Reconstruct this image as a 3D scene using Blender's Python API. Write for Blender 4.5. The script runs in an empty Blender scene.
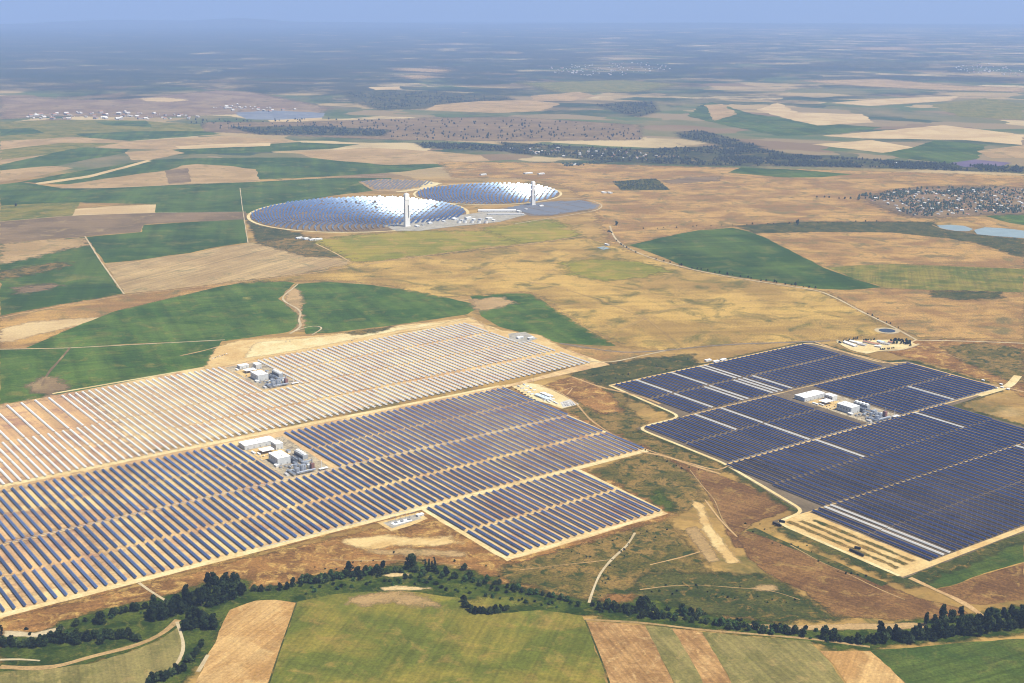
import bpy, bmesh, math, random
from mathutils import Vector, Matrix, noise
from mathutils.geometry import tessellate_polygon
random.seed(7)
R = math.radians
SC = bpy.context.scene
COL = SC.collection

# ------------------------------------------------------------------ camera model (a plain pinhole, used to survey ground positions)
F, PITCH, H = 1309.0, R(14.78), 1102.0
TH = R(-54.68)                                   # heading of "south", the direction the collector rows run
SA = (math.cos(TH), math.sin(TH)); EA = (-SA[1], SA[0])
def zg(x, y):                                    # ground level: flat near by, curving away with the earth far out
    d = math.hypot(x, y)
    return 0.0 if d < 9000 else -(d - 9000) ** 2 / 14.86e6
def G(px, py):
    u, v = px - 512, 341.5 - py
    dx, dy, dz = u, F * math.cos(PITCH) + v * math.sin(PITCH), -F * math.sin(PITCH) + v * math.cos(PITCH)
    t = H / -dz
    for _ in range(12): t = (H - zg(dx * t, dy * t)) / -dz
    return (dx * t, dy * t)
def proj(x, y, z=0.0):
    zz = z - H
    dep = y * math.cos(PITCH) - zz * math.sin(PITCH)
    up = y * math.sin(PITCH) + zz * math.cos(PITCH)
    return (512 + F * x / dep, 341.5 - F * up / dep)
def AB(a, b): return (a * SA[0] + b * EA[0], a * SA[1] + b * EA[1])

# ------------------------------------------------------------------ helpers
class MB:
    def __init__(s): s.v = []; s.f = []; s.m = []
    def face(s, pts, m=0):
        n = len(s.v); s.v += [tuple(p) for p in pts]; s.f.append(tuple(range(n, n + len(pts)))); s.m.append(m)
    def box(s, x0, y0, z0, x1, y1, z1, m=0, top=None):
        n = len(s.v)
        s.v += [(x0,y0,z0),(x1,y0,z0),(x1,y1,z0),(x0,y1,z0),(x0,y0,z1),(x1,y0,z1),(x1,y1,z1),(x0,y1,z1)]
        for k, q in enumerate(((3,2,1,0),(4,5,6,7),(0,1,5,4),(1,2,6,5),(2,3,7,6),(3,0,4,7))):
            s.f.append(tuple(n + i for i in q)); s.m.append(top if (k == 1 and top is not None) else m)
    def cyl(s, x, y, z0, z1, r0, r1=None, n=10, m=0, cap=True):
        r1 = r0 if r1 is None else r1; k = len(s.v)
        for z, r in ((z0, r0), (z1, r1)):
            s.v += [(x + r * math.cos(2*math.pi*i/n), y + r * math.sin(2*math.pi*i/n), z) for i in range(n)]
        for i in range(n):
            j = (i + 1) % n; s.f.append((k+i, k+j, k+n+j, k+n+i)); s.m.append(m)
        if cap:
            s.f.append(tuple(k+n+i for i in range(n))); s.m.append(m)
    def tube(s, p, q, r0, r1=None, n=6, m=0):
        r1 = r0 if r1 is None else r1
        p, q = Vector(p), Vector(q); d = (q - p).normalized()
        u = d.orthogonal().normalized(); w = d.cross(u); k = len(s.v)
        for c, r in ((p, r0), (q, r1)):
            s.v += [tuple(c + u * r * math.cos(2*math.pi*i/n) + w * r * math.sin(2*math.pi*i/n)) for i in range(n)]
        for i in range(n):
            j = (i + 1) % n; s.f.append((k+i, k+j, k+n+j, k+n+i)); s.m.append(m)
        s.f.append(tuple(k+n+i for i in range(n))); s.m.append(m)
        s.f.append(tuple(k+i for i in reversed(range(n)))); s.m.append(m)
    def mesh(s, name, mats):
        me = bpy.data.meshes.new(name); me.from_pydata(s.v, [], s.f)
        for m in (mats if isinstance(mats, (list, tuple)) else [mats]): me.materials.append(m)
        if any(s.m): me.polygons.foreach_set('material_index', s.m)
        me.update(); return me
    def build(s, name, mats, parent=None):
        return link(name, s.mesh(name, mats), parent)
def link(name, data, parent=None, loc=None, rot=None):
    o = bpy.data.objects.new(name, data); COL.objects.link(o)
    if parent: o.parent = parent
    if loc: o.location = loc
    if rot: o.rotation_euler = rot
    return o
def tag(o, label=None, cat=None, group=None, kind=None):
    if label: o['label'] = label
    if cat: o['category'] = cat
    if group: o['group'] = group
    if kind: o['kind'] = kind
    return o
def thing(name, x, y, rz=0, z=None, label=None, cat=None, group=None):
    o = link(name, None, None, (x, y, zg(x, y) if z is None else z), (0, 0, rz))
    return tag(o, label, cat, group)
def copy_tree(o, kids):
    c = o.copy(); COL.objects.link(c)
    def rec(src, par):
        for ch in kids.get(src, ()):
            d = ch.copy(); COL.objects.link(d); d.parent = par; rec(ch, d)
    rec(o, c); return c
def kid_map(root):
    mp = {}
    def rec(o):
        mp[o] = [c for c in o.children]
        for c in mp[o]: rec(c)
    rec(root); return mp
def nth(n):
    w = {1:'first',2:'second',3:'third',4:'fourth',5:'fifth',6:'sixth',7:'seventh',8:'eighth',9:'ninth',10:'tenth'}
    if n in w: return w[n]
    return str(n) + ('th' if 10 < n % 100 < 14 else {1:'st',2:'nd',3:'rd'}.get(n % 10, 'th'))

# ------------------------------------------------------------------ materials
KL = 1.72
def lin(c): c /= 255.0; return c / 12.92 if c <= .04045 else ((c + .055) / 1.055) ** 2.4
def S(r, g, b): return (lin(r) / KL, lin(g) / KL, lin(b) / KL, 1)
def base_mat(name, rough=.9, spec=0.2):
    m = bpy.data.materials.new(name); m.use_nodes = True
    b = m.node_tree.nodes['Principled BSDF']; b.inputs['Roughness'].default_value = rough
    b.inputs['Specular IOR Level'].default_value = spec
    return m, m.node_tree, b
def N(nt, t, **kw):
    n = nt.nodes.new(t)
    for k, v in kw.items(): setattr(n, k, v)
    return n
def mixc(nt, fac, a, b, mode='MIX'):
    n = N(nt, 'ShaderNodeMix', data_type='RGBA', blend_type=mode)
    for sock, val in ((n.inputs[0], fac), (n.inputs[6], a), (n.inputs[7], b)):
        if hasattr(val, 'links') or hasattr(val, 'is_linked'): nt.links.new(val, sock)
        else: sock.default_value = val
    return n.outputs[2]
def maprange(nt, v, a, b, c=0., d=1.):
    n = N(nt, 'ShaderNodeMapRange'); n.clamp = True
    nt.links.new(v, n.inputs[0])
    for i, x in enumerate((a, b, c, d)): n.inputs[i + 1].default_value = x
    return n.outputs[0]
def noisen(nt, vec, scale, detail=5, rough=.6, dist=0.):
    n = N(nt, 'ShaderNodeTexNoise'); nt.links.new(vec, n.inputs['Vector'])
    n.inputs['Scale'].default_value = scale; n.inputs['Detail'].default_value = detail
    n.inputs['Roughness'].default_value = rough; n.inputs['Distortion'].default_value = dist
    return n.outputs[0]
def coords(nt, off=(0, 0, 0), rot=0., scl=(1, 1, 1)):
    tc = N(nt, 'ShaderNodeTexCoord'); mp = N(nt, 'ShaderNodeMapping')
    nt.links.new(tc.outputs['Object'], mp.inputs[0])
    mp.inputs['Location'].default_value = off; mp.inputs['Rotation'].default_value = (0, 0, rot)
    if scl == (1, 1, 1): return mp.outputs[0]
    m2 = N(nt, 'ShaderNodeMapping'); nt.links.new(mp.outputs[0], m2.inputs[0]); m2.inputs['Scale'].default_value = scl
    return m2.outputs[0]
def gmat(name, c1, c2, c3=None, s=220, stripes=None, fine=.22, lo=.43, hi=.57, t3=(.54, .66), aniso=None, feather=False):
    """soil or crop: two colours in large drifts, a third in blotches, tractor lines, fine speckle"""
    m, nt, b = base_mat(name, 1.0, 0.0)
    off = (random.uniform(-9e3, 9e3), random.uniform(-9e3, 9e3), 0)
    v = coords(nt, off) if not aniso else coords(nt, off, -aniso[0], (1, aniso[1], 1))
    col = mixc(nt, maprange(nt, noisen(nt, v, 1 / s, 7, .62, .4), lo, hi), c1, c2)
    if c3: col = mixc(nt, maprange(nt, noisen(nt, v, 2.7 / s, 8, .68, .8), *t3), col, c3)
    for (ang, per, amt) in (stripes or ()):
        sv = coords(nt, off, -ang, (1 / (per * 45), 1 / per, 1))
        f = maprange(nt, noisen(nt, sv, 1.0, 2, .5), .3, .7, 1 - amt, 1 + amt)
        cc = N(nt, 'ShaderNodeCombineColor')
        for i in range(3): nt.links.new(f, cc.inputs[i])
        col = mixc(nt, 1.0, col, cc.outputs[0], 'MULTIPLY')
    f = maprange(nt, noisen(nt, v, 1 / 6, 4, .7), .3, .7, 1 - fine * 1.3, 1 + fine * 1.3)
    cc = N(nt, 'ShaderNodeCombineColor')
    for i in range(3): nt.links.new(f, cc.inputs[i])
    col = mixc(nt, 1.0, col, cc.outputs[0], 'MULTIPLY')
    nt.links.new(col, b.inputs['Base Color'])
    GARGS.setdefault(name, dict(c1=c1, c2=c2, c3=c3, s=s, stripes=stripes, fine=fine, lo=lo, hi=hi, t3=t3, aniso=aniso))
    if feather:                                                  # ragged, thinning edge where one ground cover gives way to another
        at_ = N(nt, 'ShaderNodeAttribute'); at_.attribute_name = 'edge'
        n1 = noisen(nt, coords(nt, off), 1 / 38, 7, .7)
        ma = N(nt, 'ShaderNodeMath', operation='MULTIPLY_ADD'); nt.links.new(n1, ma.inputs[0]); ma.inputs[1].default_value = 1.9; nt.links.new(at_.outputs['Fac'], ma.inputs[2])
        nt.links.new(maprange(nt, ma.outputs[0], 1.22, 1.62), b.inputs['Alpha'])
    return m
GARGS = {}
def soft(key):
    k = key + '~'
    if k not in M: M[k] = gmat(M[key].name + ' thinning out', feather=True, **GARGS[M[key].name])
    return M[k]
def pmat(name, c, rough=.6, metal=0., var=.12, sc=.2, spec=.3):
    """paint, concrete or metal with a little grime and unevenness"""
    m, nt, b = base_mat(name, rough, spec); b.inputs['Metallic'].default_value = metal
    v = coords(nt)
    f = maprange(nt, noisen(nt, v, sc, 6, .65), .3, .7, 1 - var, 1 + var * .4)
    oi = N(nt, 'ShaderNodeObjectInfo'); g = maprange(nt, oi.outputs['Random'], 0, 1, 1 - var, 1.0)
    mm = N(nt, 'ShaderNodeMath', operation='MULTIPLY'); nt.links.new(f, mm.inputs[0]); nt.links.new(g, mm.inputs[1])
    cc = N(nt, 'ShaderNodeCombineColor')
    for i in range(3): nt.links.new(mm.outputs[0], cc.inputs[i])
    nt.links.new(mixc(nt, 1.0, c, cc.outputs[0], 'MULTIPLY'), b.inputs['Base Color'])
    return m
def leafmat(name, c1, c2):
    m, nt, b = base_mat(name, .8, .1)
    v = coords(nt); f = maprange(nt, noisen(nt, v, .45, 3, .6), .35, .65)
    oi = N(nt, 'ShaderNodeObjectInfo'); g = maprange(nt, oi.outputs['Random'], 0, 1, .5, 1.6)
    cc = N(nt, 'ShaderNodeCombineColor')
    for i in range(3): nt.links.new(g, cc.inputs[i])
    nt.links.new(mixc(nt, 1.0, mixc(nt, f, c1, c2), cc.outputs[0], 'MULTIPLY'), b.inputs['Base Color'])
    return m
def mirror_mat(name, c, rough):
    m, nt, b = base_mat(name, rough, .5); b.inputs['Metallic'].default_value = 1.0
    v = coords(nt); f = maprange(nt, noisen(nt, v, .08, 4, .6), .3, .7, .82, 1.05)
    oi = N(nt, 'ShaderNodeObjectInfo'); g = maprange(nt, oi.outputs['Random'], 0, 1, .62, 1.08)
    mm = N(nt, 'ShaderNodeMath', operation='MULTIPLY'); nt.links.new(f, mm.inputs[0]); nt.links.new(g, mm.inputs[1])
    cc = N(nt, 'ShaderNodeCombineColor')
    for i in range(3): nt.links.new(mm.outputs[0], cc.inputs[i])
    nt.links.new(mixc(nt, 1.0, c, cc.outputs[0], 'MULTIPLY'), b.inputs['Base Color'])
    return m

M = {}
ROW = TH
M['green']   = gmat('crop green', S(66,94,28), S(92,116,42), S(126,124,56), 200, [(R(20), 9, .22), (R(112), 34, .18)], .3, t3=(.53,.71))
M['greenb']  = gmat('crop blue green', S(60,86,28), S(86,108,40), S(124,122,60), 380, [(R(10), 14, .20), (R(100), 46, .18)], .28, t3=(.53,.73))
M['greenund'] = gmat('thin crop on rolling ground', S(50,78,42), S(80,98,54), S(168,148,94), 620, [(R(15), 14, .10)], t3=(.48,.64), aniso=(R(12), 2.6))
M['olivegreen'] = gmat('olive meadow', S(106,112,42), S(140,130,54), S(166,140,72), 150, [(R(75), 8, .16), (R(160), 24, .12)], t3=(.52,.72))
M['greendark'] = gmat('dark green crop', S(70,90,36), S(92,106,44), S(110,110,54), 160, [(R(24), 9, .22), (R(116), 30, .14)], .3, t3=(.54,.7))
M['silt']    = gmat('silt pond', S(140,146,156), S(128,134,146), S(158,160,164), 300, None, .1)
M['lush']    = gmat('lush grass', S(50,68,20), S(86,98,34), S(116,112,50), 60, None, .38, t3=(.53,.68))
M['yellowgreen'] = gmat('yellow green pasture', S(134,132,44), S(162,148,54), S(182,150,78), 260, [(R(8), 20, .15)], t3=(.50,.66))
M['tan']     = gmat('dry stubble', S(196,164,112), S(176,146,96), S(150,132,84), 300, [(R(25), 10, .10)])
M['tanstripe'] = gmat('striped stubble', S(196,168,116), S(178,150,102), S(150,136,92), 240, [(R(62), 11, .24)])
M['tanpale'] = gmat('pale stubble', S(222,194,140), S(206,176,124), None, 300, [(R(15), 10, .08)])
M['tanwarm'] = gmat('warm ploughed field', S(210,172,112), S(188,146,88), S(218,182,120), 120, [(R(66), 8, .16), (R(66), 3, .1)], .2)
M['redtan']  = gmat('red earth pasture', S(198,158,90), S(160,124,72), S(134,118,70), 260, [(R(8), 26, .14)], .34, t3=(.51,.63))
M['brown']   = gmat('brown earth', S(142,106,62), S(118,86,50), S(162,130,74), 110, [(R(-38), 8, .18), (R(50), 20, .10)], .36)
M['brownred'] = gmat('dry brown grass', S(164,120,66), S(132,96,52), S(204,166,94), 90, [(R(14), 12, .18)], .38, t3=(.50,.64))
M['browngrey'] = gmat('grey brown fallow', S(146,122,86), S(126,106,74), S(164,140,96), 340, [(R(10), 16, .14)])
M['browngreen'] = gmat('patchy scrub', S(108,98,46), S(150,122,66), S(66,76,34), 80, None, .42, t3=(.5,.60))
M['darkolive'] = gmat('dark scrub', S(64,74,34), S(92,92,44), S(136,112,58), 75, None, .42, t3=(.54,.64))
M['gold']    = gmat('gold dry pasture', S(206,170,90), S(170,138,72), S(122,112,54), 380, [(R(6), 34, .14)], .32, t3=(.50,.64))
M['strip1']  = gmat('orange brown strips', S(188,148,94), S(160,122,74), S(204,168,112), 60, [(R(-72), 7, .25)], t3=(.52,.66))
M['strip2']  = gmat('olive strips', S(150,138,82), S(126,120,66), S(170,150,92), 90, [(R(-70), 7, .2)])
M['sand']    = gmat('sand road', S(232,202,140), S(220,184,120), S(206,168,104), 90, [(ROW + math.pi/2, 8, .08)], .14)
M['sandpale'] = gmat('pale sand', S(244,226,170), S(232,206,146), S(206,176,120), 80, None, .16, t3=(.56,.7))
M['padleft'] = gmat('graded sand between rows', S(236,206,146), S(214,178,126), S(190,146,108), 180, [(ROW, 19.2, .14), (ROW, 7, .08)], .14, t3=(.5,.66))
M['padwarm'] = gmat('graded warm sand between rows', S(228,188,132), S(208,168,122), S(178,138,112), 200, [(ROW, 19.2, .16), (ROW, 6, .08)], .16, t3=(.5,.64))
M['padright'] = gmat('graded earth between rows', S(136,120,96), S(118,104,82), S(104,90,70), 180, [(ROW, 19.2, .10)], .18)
M['gravel']  = gmat('grey gravel', S(190,184,170), S(172,166,152), S(206,196,170), 40, None, .2)
M['yard']    = gmat('trodden plant yard', S(206,190,156), S(178,164,138), S(128,118,104), 34, None, .3, t3=(.52,.62))
M['concrete'] = gmat('concrete slab', S(226,222,212), S(206,202,194), None, 30, None, .1)
M['path']    = gmat('beaten track', S(214,178,124), S(196,160,108), S(178,144,98), 70, None, .2)
M['trackpale'] = gmat('pale farm track', S(216,198,160), S(200,180,140), None, 90, None, .14)
M['asphalt'] = gmat('worn asphalt', S(150,140,128), S(132,124,112), None, 60, None, .15)
M['mine']    = gmat('mine waste', S(140,116,90), S(164,140,106), S(112,98,74), 420, None, .25)
M['woodland'] = gmat('woodland floor', S(56,66,38), S(84,86,50), S(130,112,72), 320, None, .35, t3=(.52,.66))
M['farfield'] = gmat('far field', S(170,150,110), S(150,136,98), S(120,122,84), 900, None, .2)
M['purple']  = gmat('purple fallow', S(112,100,128), S(128,112,132), None, 300, None, .15)
M['pvground'] = gmat('ground of panel field', S(150,136,116), S(132,120,104), None, 200, None, .15)

def water_mat(name, c, rough=.08, spec=.5):
    m, nt, b = base_mat(name, rough, spec)
    v = coords(nt); f = maprange(nt, noisen(nt, v, 1/60, 4, .6), .3, .7)
    c2 = tuple(x * 1.25 for x in c[:3]) + (1,)
    nt.links.new(mixc(nt, f, c, c2), b.inputs['Base Color'])
    return m
M['water'] = water_mat('reservoir water', S(150,168,170), .35, .15)
M['pond']  = water_mat('pond water', S(44,54,66), .2, .2)
M['white'] = pmat('white sheet metal', (.82,.82,.80,1), .5)
M['whitewall'] = pmat('light grey cladding', (.62,.64,.64,1), .5, var=.15)
M['trim'] = pmat('grey trim', (.35,.37,.39,1), .5)
M['glass'] = pmat('dark glazing', (.03,.04,.06,1), .1, spec=.6)
M['steel'] = pmat('galvanised steel', (.36,.39,.43,1), .5, .5)
M['darksteel'] = pmat('dark steelwork', (.06,.065,.08,1), .6, .2)
M['rust'] = pmat('red oxide steel', (.24,.12,.10,1), .7)
M['tank'] = pmat('aluminium clad tank', (.45,.50,.58,1), .4, .4)
M['conc'] = pmat('concrete wall', (.78,.77,.74,1), .8, sc=.05)
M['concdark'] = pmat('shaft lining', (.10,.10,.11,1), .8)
M['receiver'] = pmat('receiver glare white', (.92,.91,.88,1), .5)  # white colour stands in for the sunlit glare on the tower heads
M['blueroof'] = pmat('pale blue sheeting', (.55,.66,.74,1), .5)
M['dullwall'] = pmat('weathered plaster', (.36,.34,.32,1), .9)
M['terracotta'] = pmat('clay tile roof', (.36,.17,.10,1), .9)
M['plaster'] = pmat('whitewashed plaster', (.74,.71,.66,1), .9)
M['greyroof'] = pmat('fibre cement roof', (.42,.41,.40,1), .9)
M['tarp'] = pmat('dark load cover', (.02,.022,.025,1), .7)
M['rubber'] = pmat('tyre rubber', (.02,.02,.02,1), .9)
M['carwhite'] = pmat('white car paint', (.75,.76,.78,1), .3, spec=.5)
M['carblue'] = pmat('dark blue car paint', (.03,.05,.14,1), .3, spec=.5)
M['carred'] = pmat('red car paint', (.35,.03,.03,1), .3, spec=.5)
M['cargrey'] = pmat('grey car paint', (.16,.17,.18,1), .3, spec=.5)
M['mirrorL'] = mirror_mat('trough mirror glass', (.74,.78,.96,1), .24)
M['mirrorR'] = mirror_mat('trough mirror glass dark sky', (.25,.33,.60,1), .14)  # same glass, with the dark zenith reflection put into its colour
M['backL'] = pmat('mirror back in shade', (.07,.07,.08,1), .7)  # dark copy of the white back, shade of the underside in its colour
M['backW'] = pmat('mirror back white paint', (.76,.74,.69,1), .6)
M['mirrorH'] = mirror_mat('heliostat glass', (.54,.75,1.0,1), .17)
M['mast'] = pmat('grey mast', (.30,.30,.30,1), .7)
M['pv'] = pmat('panel glass', (.11,.12,.14,1), .55, spec=.3)
M['bark'] = pmat('bark', (.06,.045,.03,1), .95)
M['leafdark'] = leafmat('dark leaves', (.007,.014,.004,1), (.020,.034,.009,1))
M['leafgreen'] = leafmat('green leaves', (.020,.048,.012,1), (.045,.085,.022,1))
M['leafolive'] = leafmat('olive leaves', (.022,.036,.010,1), (.042,.062,.018,1))
M['leaffar'] = leafmat('far leaves', (.018,.028,.016,1), (.032,.046,.022,1))

# base ground: dry pasture near by, farther out a patchwork of fields and wood
def ground_material():
    m, nt, b = base_mat('dry plain', 1.0, 0.0)
    v = coords(nt, (311, 97, 0)); va = coords(nt, (1311, 97, 0), 0, (1, 2.2, 1))
    near = mixc(nt, maprange(nt, noisen(nt, va, 1/420, 8, .64, .5), .40, .58), S(196,160,90), S(160,128,70))
    near = mixc(nt, maprange(nt, noisen(nt, v, 1/170, 8, .68, .8), .53, .65), near, S(114,106,54))
    near = mixc(nt, maprange(nt, noisen(nt, va, 1/260, 6, .6, .6), .60, .72), near, S(204,172,112))
    vo = N(nt, 'ShaderNodeTexVoronoi', feature='F1', distance='CHEBYCHEV')
    vd = N(nt, 'ShaderNodeVectorMath', operation='ADD')
    nz = N(nt, 'ShaderNodeTexNoise'); nt.links.new(v, nz.inputs['Vector']); nz.inputs['Scale'].default_value = 1/900; nz.inputs['Detail'].default_value = 4
    sc = N(nt, 'ShaderNodeVectorMath', operation='SCALE'); nt.links.new(nz.outputs['Color'], sc.inputs[0]); sc.inputs[3].default_value = 700
    nt.links.new(coords(nt, (500, 200, 0), R(28), (.7, 1.2, 1)), vd.inputs[0]); nt.links.new(sc.outputs[0], vd.inputs[1])
    nt.links.new(vd.outputs[0], vo.inputs['Vector']); vo.inputs['Scale'].default_value = 1/620
    sep = N(nt, 'ShaderNodeSeparateColor'); nt.links.new(vo.outputs['Color'], sep.inputs[0])
    rp = N(nt, 'ShaderNodeValToRGB'); nt.links.new(sep.outputs[0], rp.inputs[0])
    rp.color_ramp.interpolation = 'CONSTANT'
    pal = [S(158,138,96), S(84,102,58), S(190,164,112), S(122,120,72), S(96,112,62), S(214,190,138), S(142,118,82), S(66,86,50)]
    e = rp.color_ramp.elements; e[0].color = pal[0]; e[0].position = 0; e[1].color = pal[1]; e[1].position = .13
    for i in range(2, 8): x = e.new(i * .125); x.color = pal[i]
    far = mixc(nt, maprange(nt, noisen(nt, v, 1/700, 6, .65), .45, .75), rp.outputs[0], S(158,138,96))
    tcn = N(nt, 'ShaderNodeTexCoord'); sx = N(nt, 'ShaderNodeSeparateXYZ'); nt.links.new(tcn.outputs['Object'], sx.inputs[0])
    # woodland gets denser on the western uplands, farther from the river plain
    wn = noisen(nt, v, 1/1700, 10, .74, .5)
    bias = maprange(nt, sx.outputs[1], 10500, 19000, -.16, .06)
    ad = N(nt, 'ShaderNodeMath', operation='ADD'); nt.links.new(wn, ad.inputs[0]); nt.links.new(bias, ad.inputs[1])
    bx = maprange(nt, sx.outputs[0], -9000, 9000, .05, -.06)
    ad2 = N(nt, 'ShaderNodeMath', operation='ADD'); nt.links.new(ad.outputs[0], ad2.inputs[0]); nt.links.new(bx, ad2.inputs[1])
    wf = maprange(nt, ad2.outputs[0], .43, .55, 0, .9)
    far = mixc(nt, wf, far, S(44,58,40))
    ny = noisen(nt, v, 1/1800, 4, .6)
    y2 = N(nt, 'ShaderNodeMath', operation='MULTIPLY_ADD'); nt.links.new(ny, y2.inputs[0]); y2.inputs[1].default_value = 2600; nt.links.new(sx.outputs[1], y2.inputs[2])
    col = mixc(nt, maprange(nt, y2.outputs[0], 9300, 9900), near, far)
    f = maprange(nt, noisen(nt, v, 1/11, 6, .7), .3, .7, .8, 1.2)
    cc = N(nt, 'ShaderNodeCombineColor')
    for i in range(3): nt.links.new(f, cc.inputs[i])
    nt.links.new(mixc(nt, 1.0, col, cc.outputs[0], 'MULTIPLY'), b.inputs['Base Color'])
    return m
M['ground'] = ground_material()

# ------------------------------------------------------------------ ground sheet
def build_ground():
    radii = [0]; r = 250
    while r < 76000: radii.append(r); r *= 1.04 if r > 4000 else 1.12
    n = 360; v = [(0, 0, -0.02)]; f = []
    for r in radii[1:]:
        for i in range(n):
            a = 2 * math.pi * i / n; x, y = r * math.sin(a), r * math.cos(a); v.append((x, y, zg(x, y) - .02))
    for i in range(n): f.append((0, 1 + (i + 1) % n, 1 + i))
    for k in range(len(radii) - 2):
        for i in range(n):
            j = (i + 1) % n; p, q = 1 + k * n, 1 + (k + 1) * n
            f.append((p + i, p + j, q + j, q + i))
    me = bpy.data.meshes.new('ground'); me.from_pydata(v, [], f); me.materials.append(M['ground'])
    tag(link('ground', me), kind='structure')
build_ground()

LAYER = [0]
def sheet(name, pts, mat, jit=2.0, kind='structure', seg=None):
    """a thin sheet of ground lying just above the layers below it; pts are ground points in metres"""
    LAYER[0] += 1; L = LAYER[0]
    out = []
    for i, p in enumerate(pts):
        q = pts[(i + 1) % len(pts)]; d = math.hypot(*p); l = math.hypot(q[0]-p[0], q[1]-p[1])
        sg = seg or max(14, d * .006); n = max(1, min(60, int(l / sg)))
        for k in range(n):
            t = k / n; x, y = p[0] + (q[0]-p[0]) * t, p[1] + (q[1]-p[1]) * t
            if jit and 0 < k:
                j = jit * max(1, d / 3000); s = 1 / (34 * max(1, d / 3000))
                x += j * noise.noise((x * s, y * s, L)) * 2; y += j * noise.noise((x * s, y * s, L + 50.5)) * 2
            out.append((x, y, 0))
    tris = [[out[i] for i in t] for t in tessellate_polygon([[Vector(p) for p in out]])]
    idx = {}; V = []; Fc = []
    def vid(p):
        k = (round(p[0], 2), round(p[1], 2))
        if k not in idx:
            d = math.hypot(p[0], p[1]); idx[k] = len(V)
            V.append((p[0], p[1], zg(p[0], p[1]) + .05 + L * .003 * max(1, d / 3000)))
        return idx[k]
    stack = tris
    while stack:
        t = stack.pop(); ls = [math.dist(t[i], t[(i+1) % 3]) for i in range(3)]; k = ls.index(max(ls))
        d = math.hypot(*t[0][:2])
        if d > 8000 and ls[k] > .09 * d:
            a, b, c = t[k], t[(k+1) % 3], t[(k+2) % 3]; mid = tuple((a[i]+b[i]) / 2 for i in range(3))
            stack += [[a, mid, c], [mid, b, c]]; continue
        q = [vid(p) for p in t]
        if len(set(q)) < 3: continue
        cr = (t[1][0]-t[0][0]) * (t[2][1]-t[0][1]) - (t[1][1]-t[0][1]) * (t[2][0]-t[0][0])
        Fc.append(q if cr > 0 else q[::-1])
    me = bpy.data.meshes.new(name); me.from_pydata(V, [], Fc); me.materials.append(M[mat])
    o = link(name, me); return tag(o, kind=kind)
def soft_sheet(name, pts, mat, width=60.):
    """ground cover without a sharp border: a grid over the outline that carries its distance from the edge"""
    LAYER[0] += 1; L = LAYER[0]; n = len(pts)
    d0 = sum(math.hypot(*p) for p in pts) / n; w = width * max(1, d0 / 3000)
    xs = [p[0] for p in pts]; ys = [p[1] for p in pts]
    x0, x1, y0, y1 = min(xs) - w, max(xs) + w, min(ys) - w, max(ys) + w
    ca = max(w * .45, max(x1 - x0, y1 - y0) / 70); nx, ny = int((x1-x0) / ca) + 2, int((y1-y0) / ca) + 2
    def sd(x, y):
        ins = False; best = 1e18; j = n - 1
        for i in range(n):
            ax, ay = pts[j]; bx, by = pts[i]
            if (ay > y) != (by > y) and x < (bx-ax) * (y-ay) / (by-ay) + ax: ins = not ins
            ex, ey = bx-ax, by-ay; t = max(0, min(1, ((x-ax)*ex + (y-ay)*ey) / (ex*ex + ey*ey + 1e-9)))
            q = (x-ax-ex*t)**2 + (y-ay-ey*t)**2
            if q < best: best = q
            j = i
        return math.sqrt(best) * (1 if ins else -1)
    V, E_, idx, Fc = [], [], {}, []
    D = [[sd(x0 + i*ca, y0 + j*ca) for i in range(nx)] for j in range(ny)]
    def vid(i, j):
        if (i, j) not in idx:
            x, y = x0 + i*ca, y0 + j*ca; d = math.hypot(x, y); idx[(i, j)] = len(V)
            V.append((x, y, zg(x, y) + .05 + L * .003 * max(1, d / 3000))); E_.append(max(0., min(1., .5 + .5 * D[j][i] / w)))
        return idx[(i, j)]
    for j in range(ny - 1):
        for i in range(nx - 1):
            if max(D[j][i], D[j][i+1], D[j+1][i], D[j+1][i+1]) > -w: Fc.append((vid(i,j), vid(i+1,j), vid(i+1,j+1), vid(i,j+1)))
    me = bpy.data.meshes.new(name); me.from_pydata(V, [], Fc); me.materials.append(soft(mat))
    at_ = me.attributes.new('edge', 'FLOAT', 'POINT'); at_.data.foreach_set('value', E_)
    return tag(link(name, me), kind='structure')
SOFT = {'scrub':26,'bright_soil':16,'brown_soil':22,'green_patch':18,'brown_crest':20,'orange_soil':18,'eroded_soil':9,'tan_streak':14,'dark_scrub':24,'yellow_pasture':34,
        'gold_pasture':26,'dry_slope':18,'dry_triangle':8,'dry_field':16,'tan_plain':22,'wood_ground':22,'mine_ground':30,'olive_patch':20,'pale_bank':6,'red_field':9,'creek_bank':14,'warm_ground':45,
        'bare_soil':14,'weedy_strip':6,'brown_pasture':12,'dark_pasture':14,'brown_patch':14,'pale_waste':14,'dark_field':14,'green_strip':14,'plant_verge':14,'bare_yard':9,'brown_ground':20,'pale_verge':8,'village_ground':34,'far_patch':40,'tan_crest':30}
def field(name, px, mat, jit=2.0):
    pts = [G(*p) for p in px]
    return soft_sheet(name, pts, mat, SOFT[name]) if name in SOFT else sheet(name, pts, mat, jit)
def fieldab(name, ab, mat, jit=1.0):
    pts = [AB(*p) for p in ab]
    return soft_sheet(name, pts, mat, SOFT[name]) if name in SOFT else sheet(name, pts, mat, jit)
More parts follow.
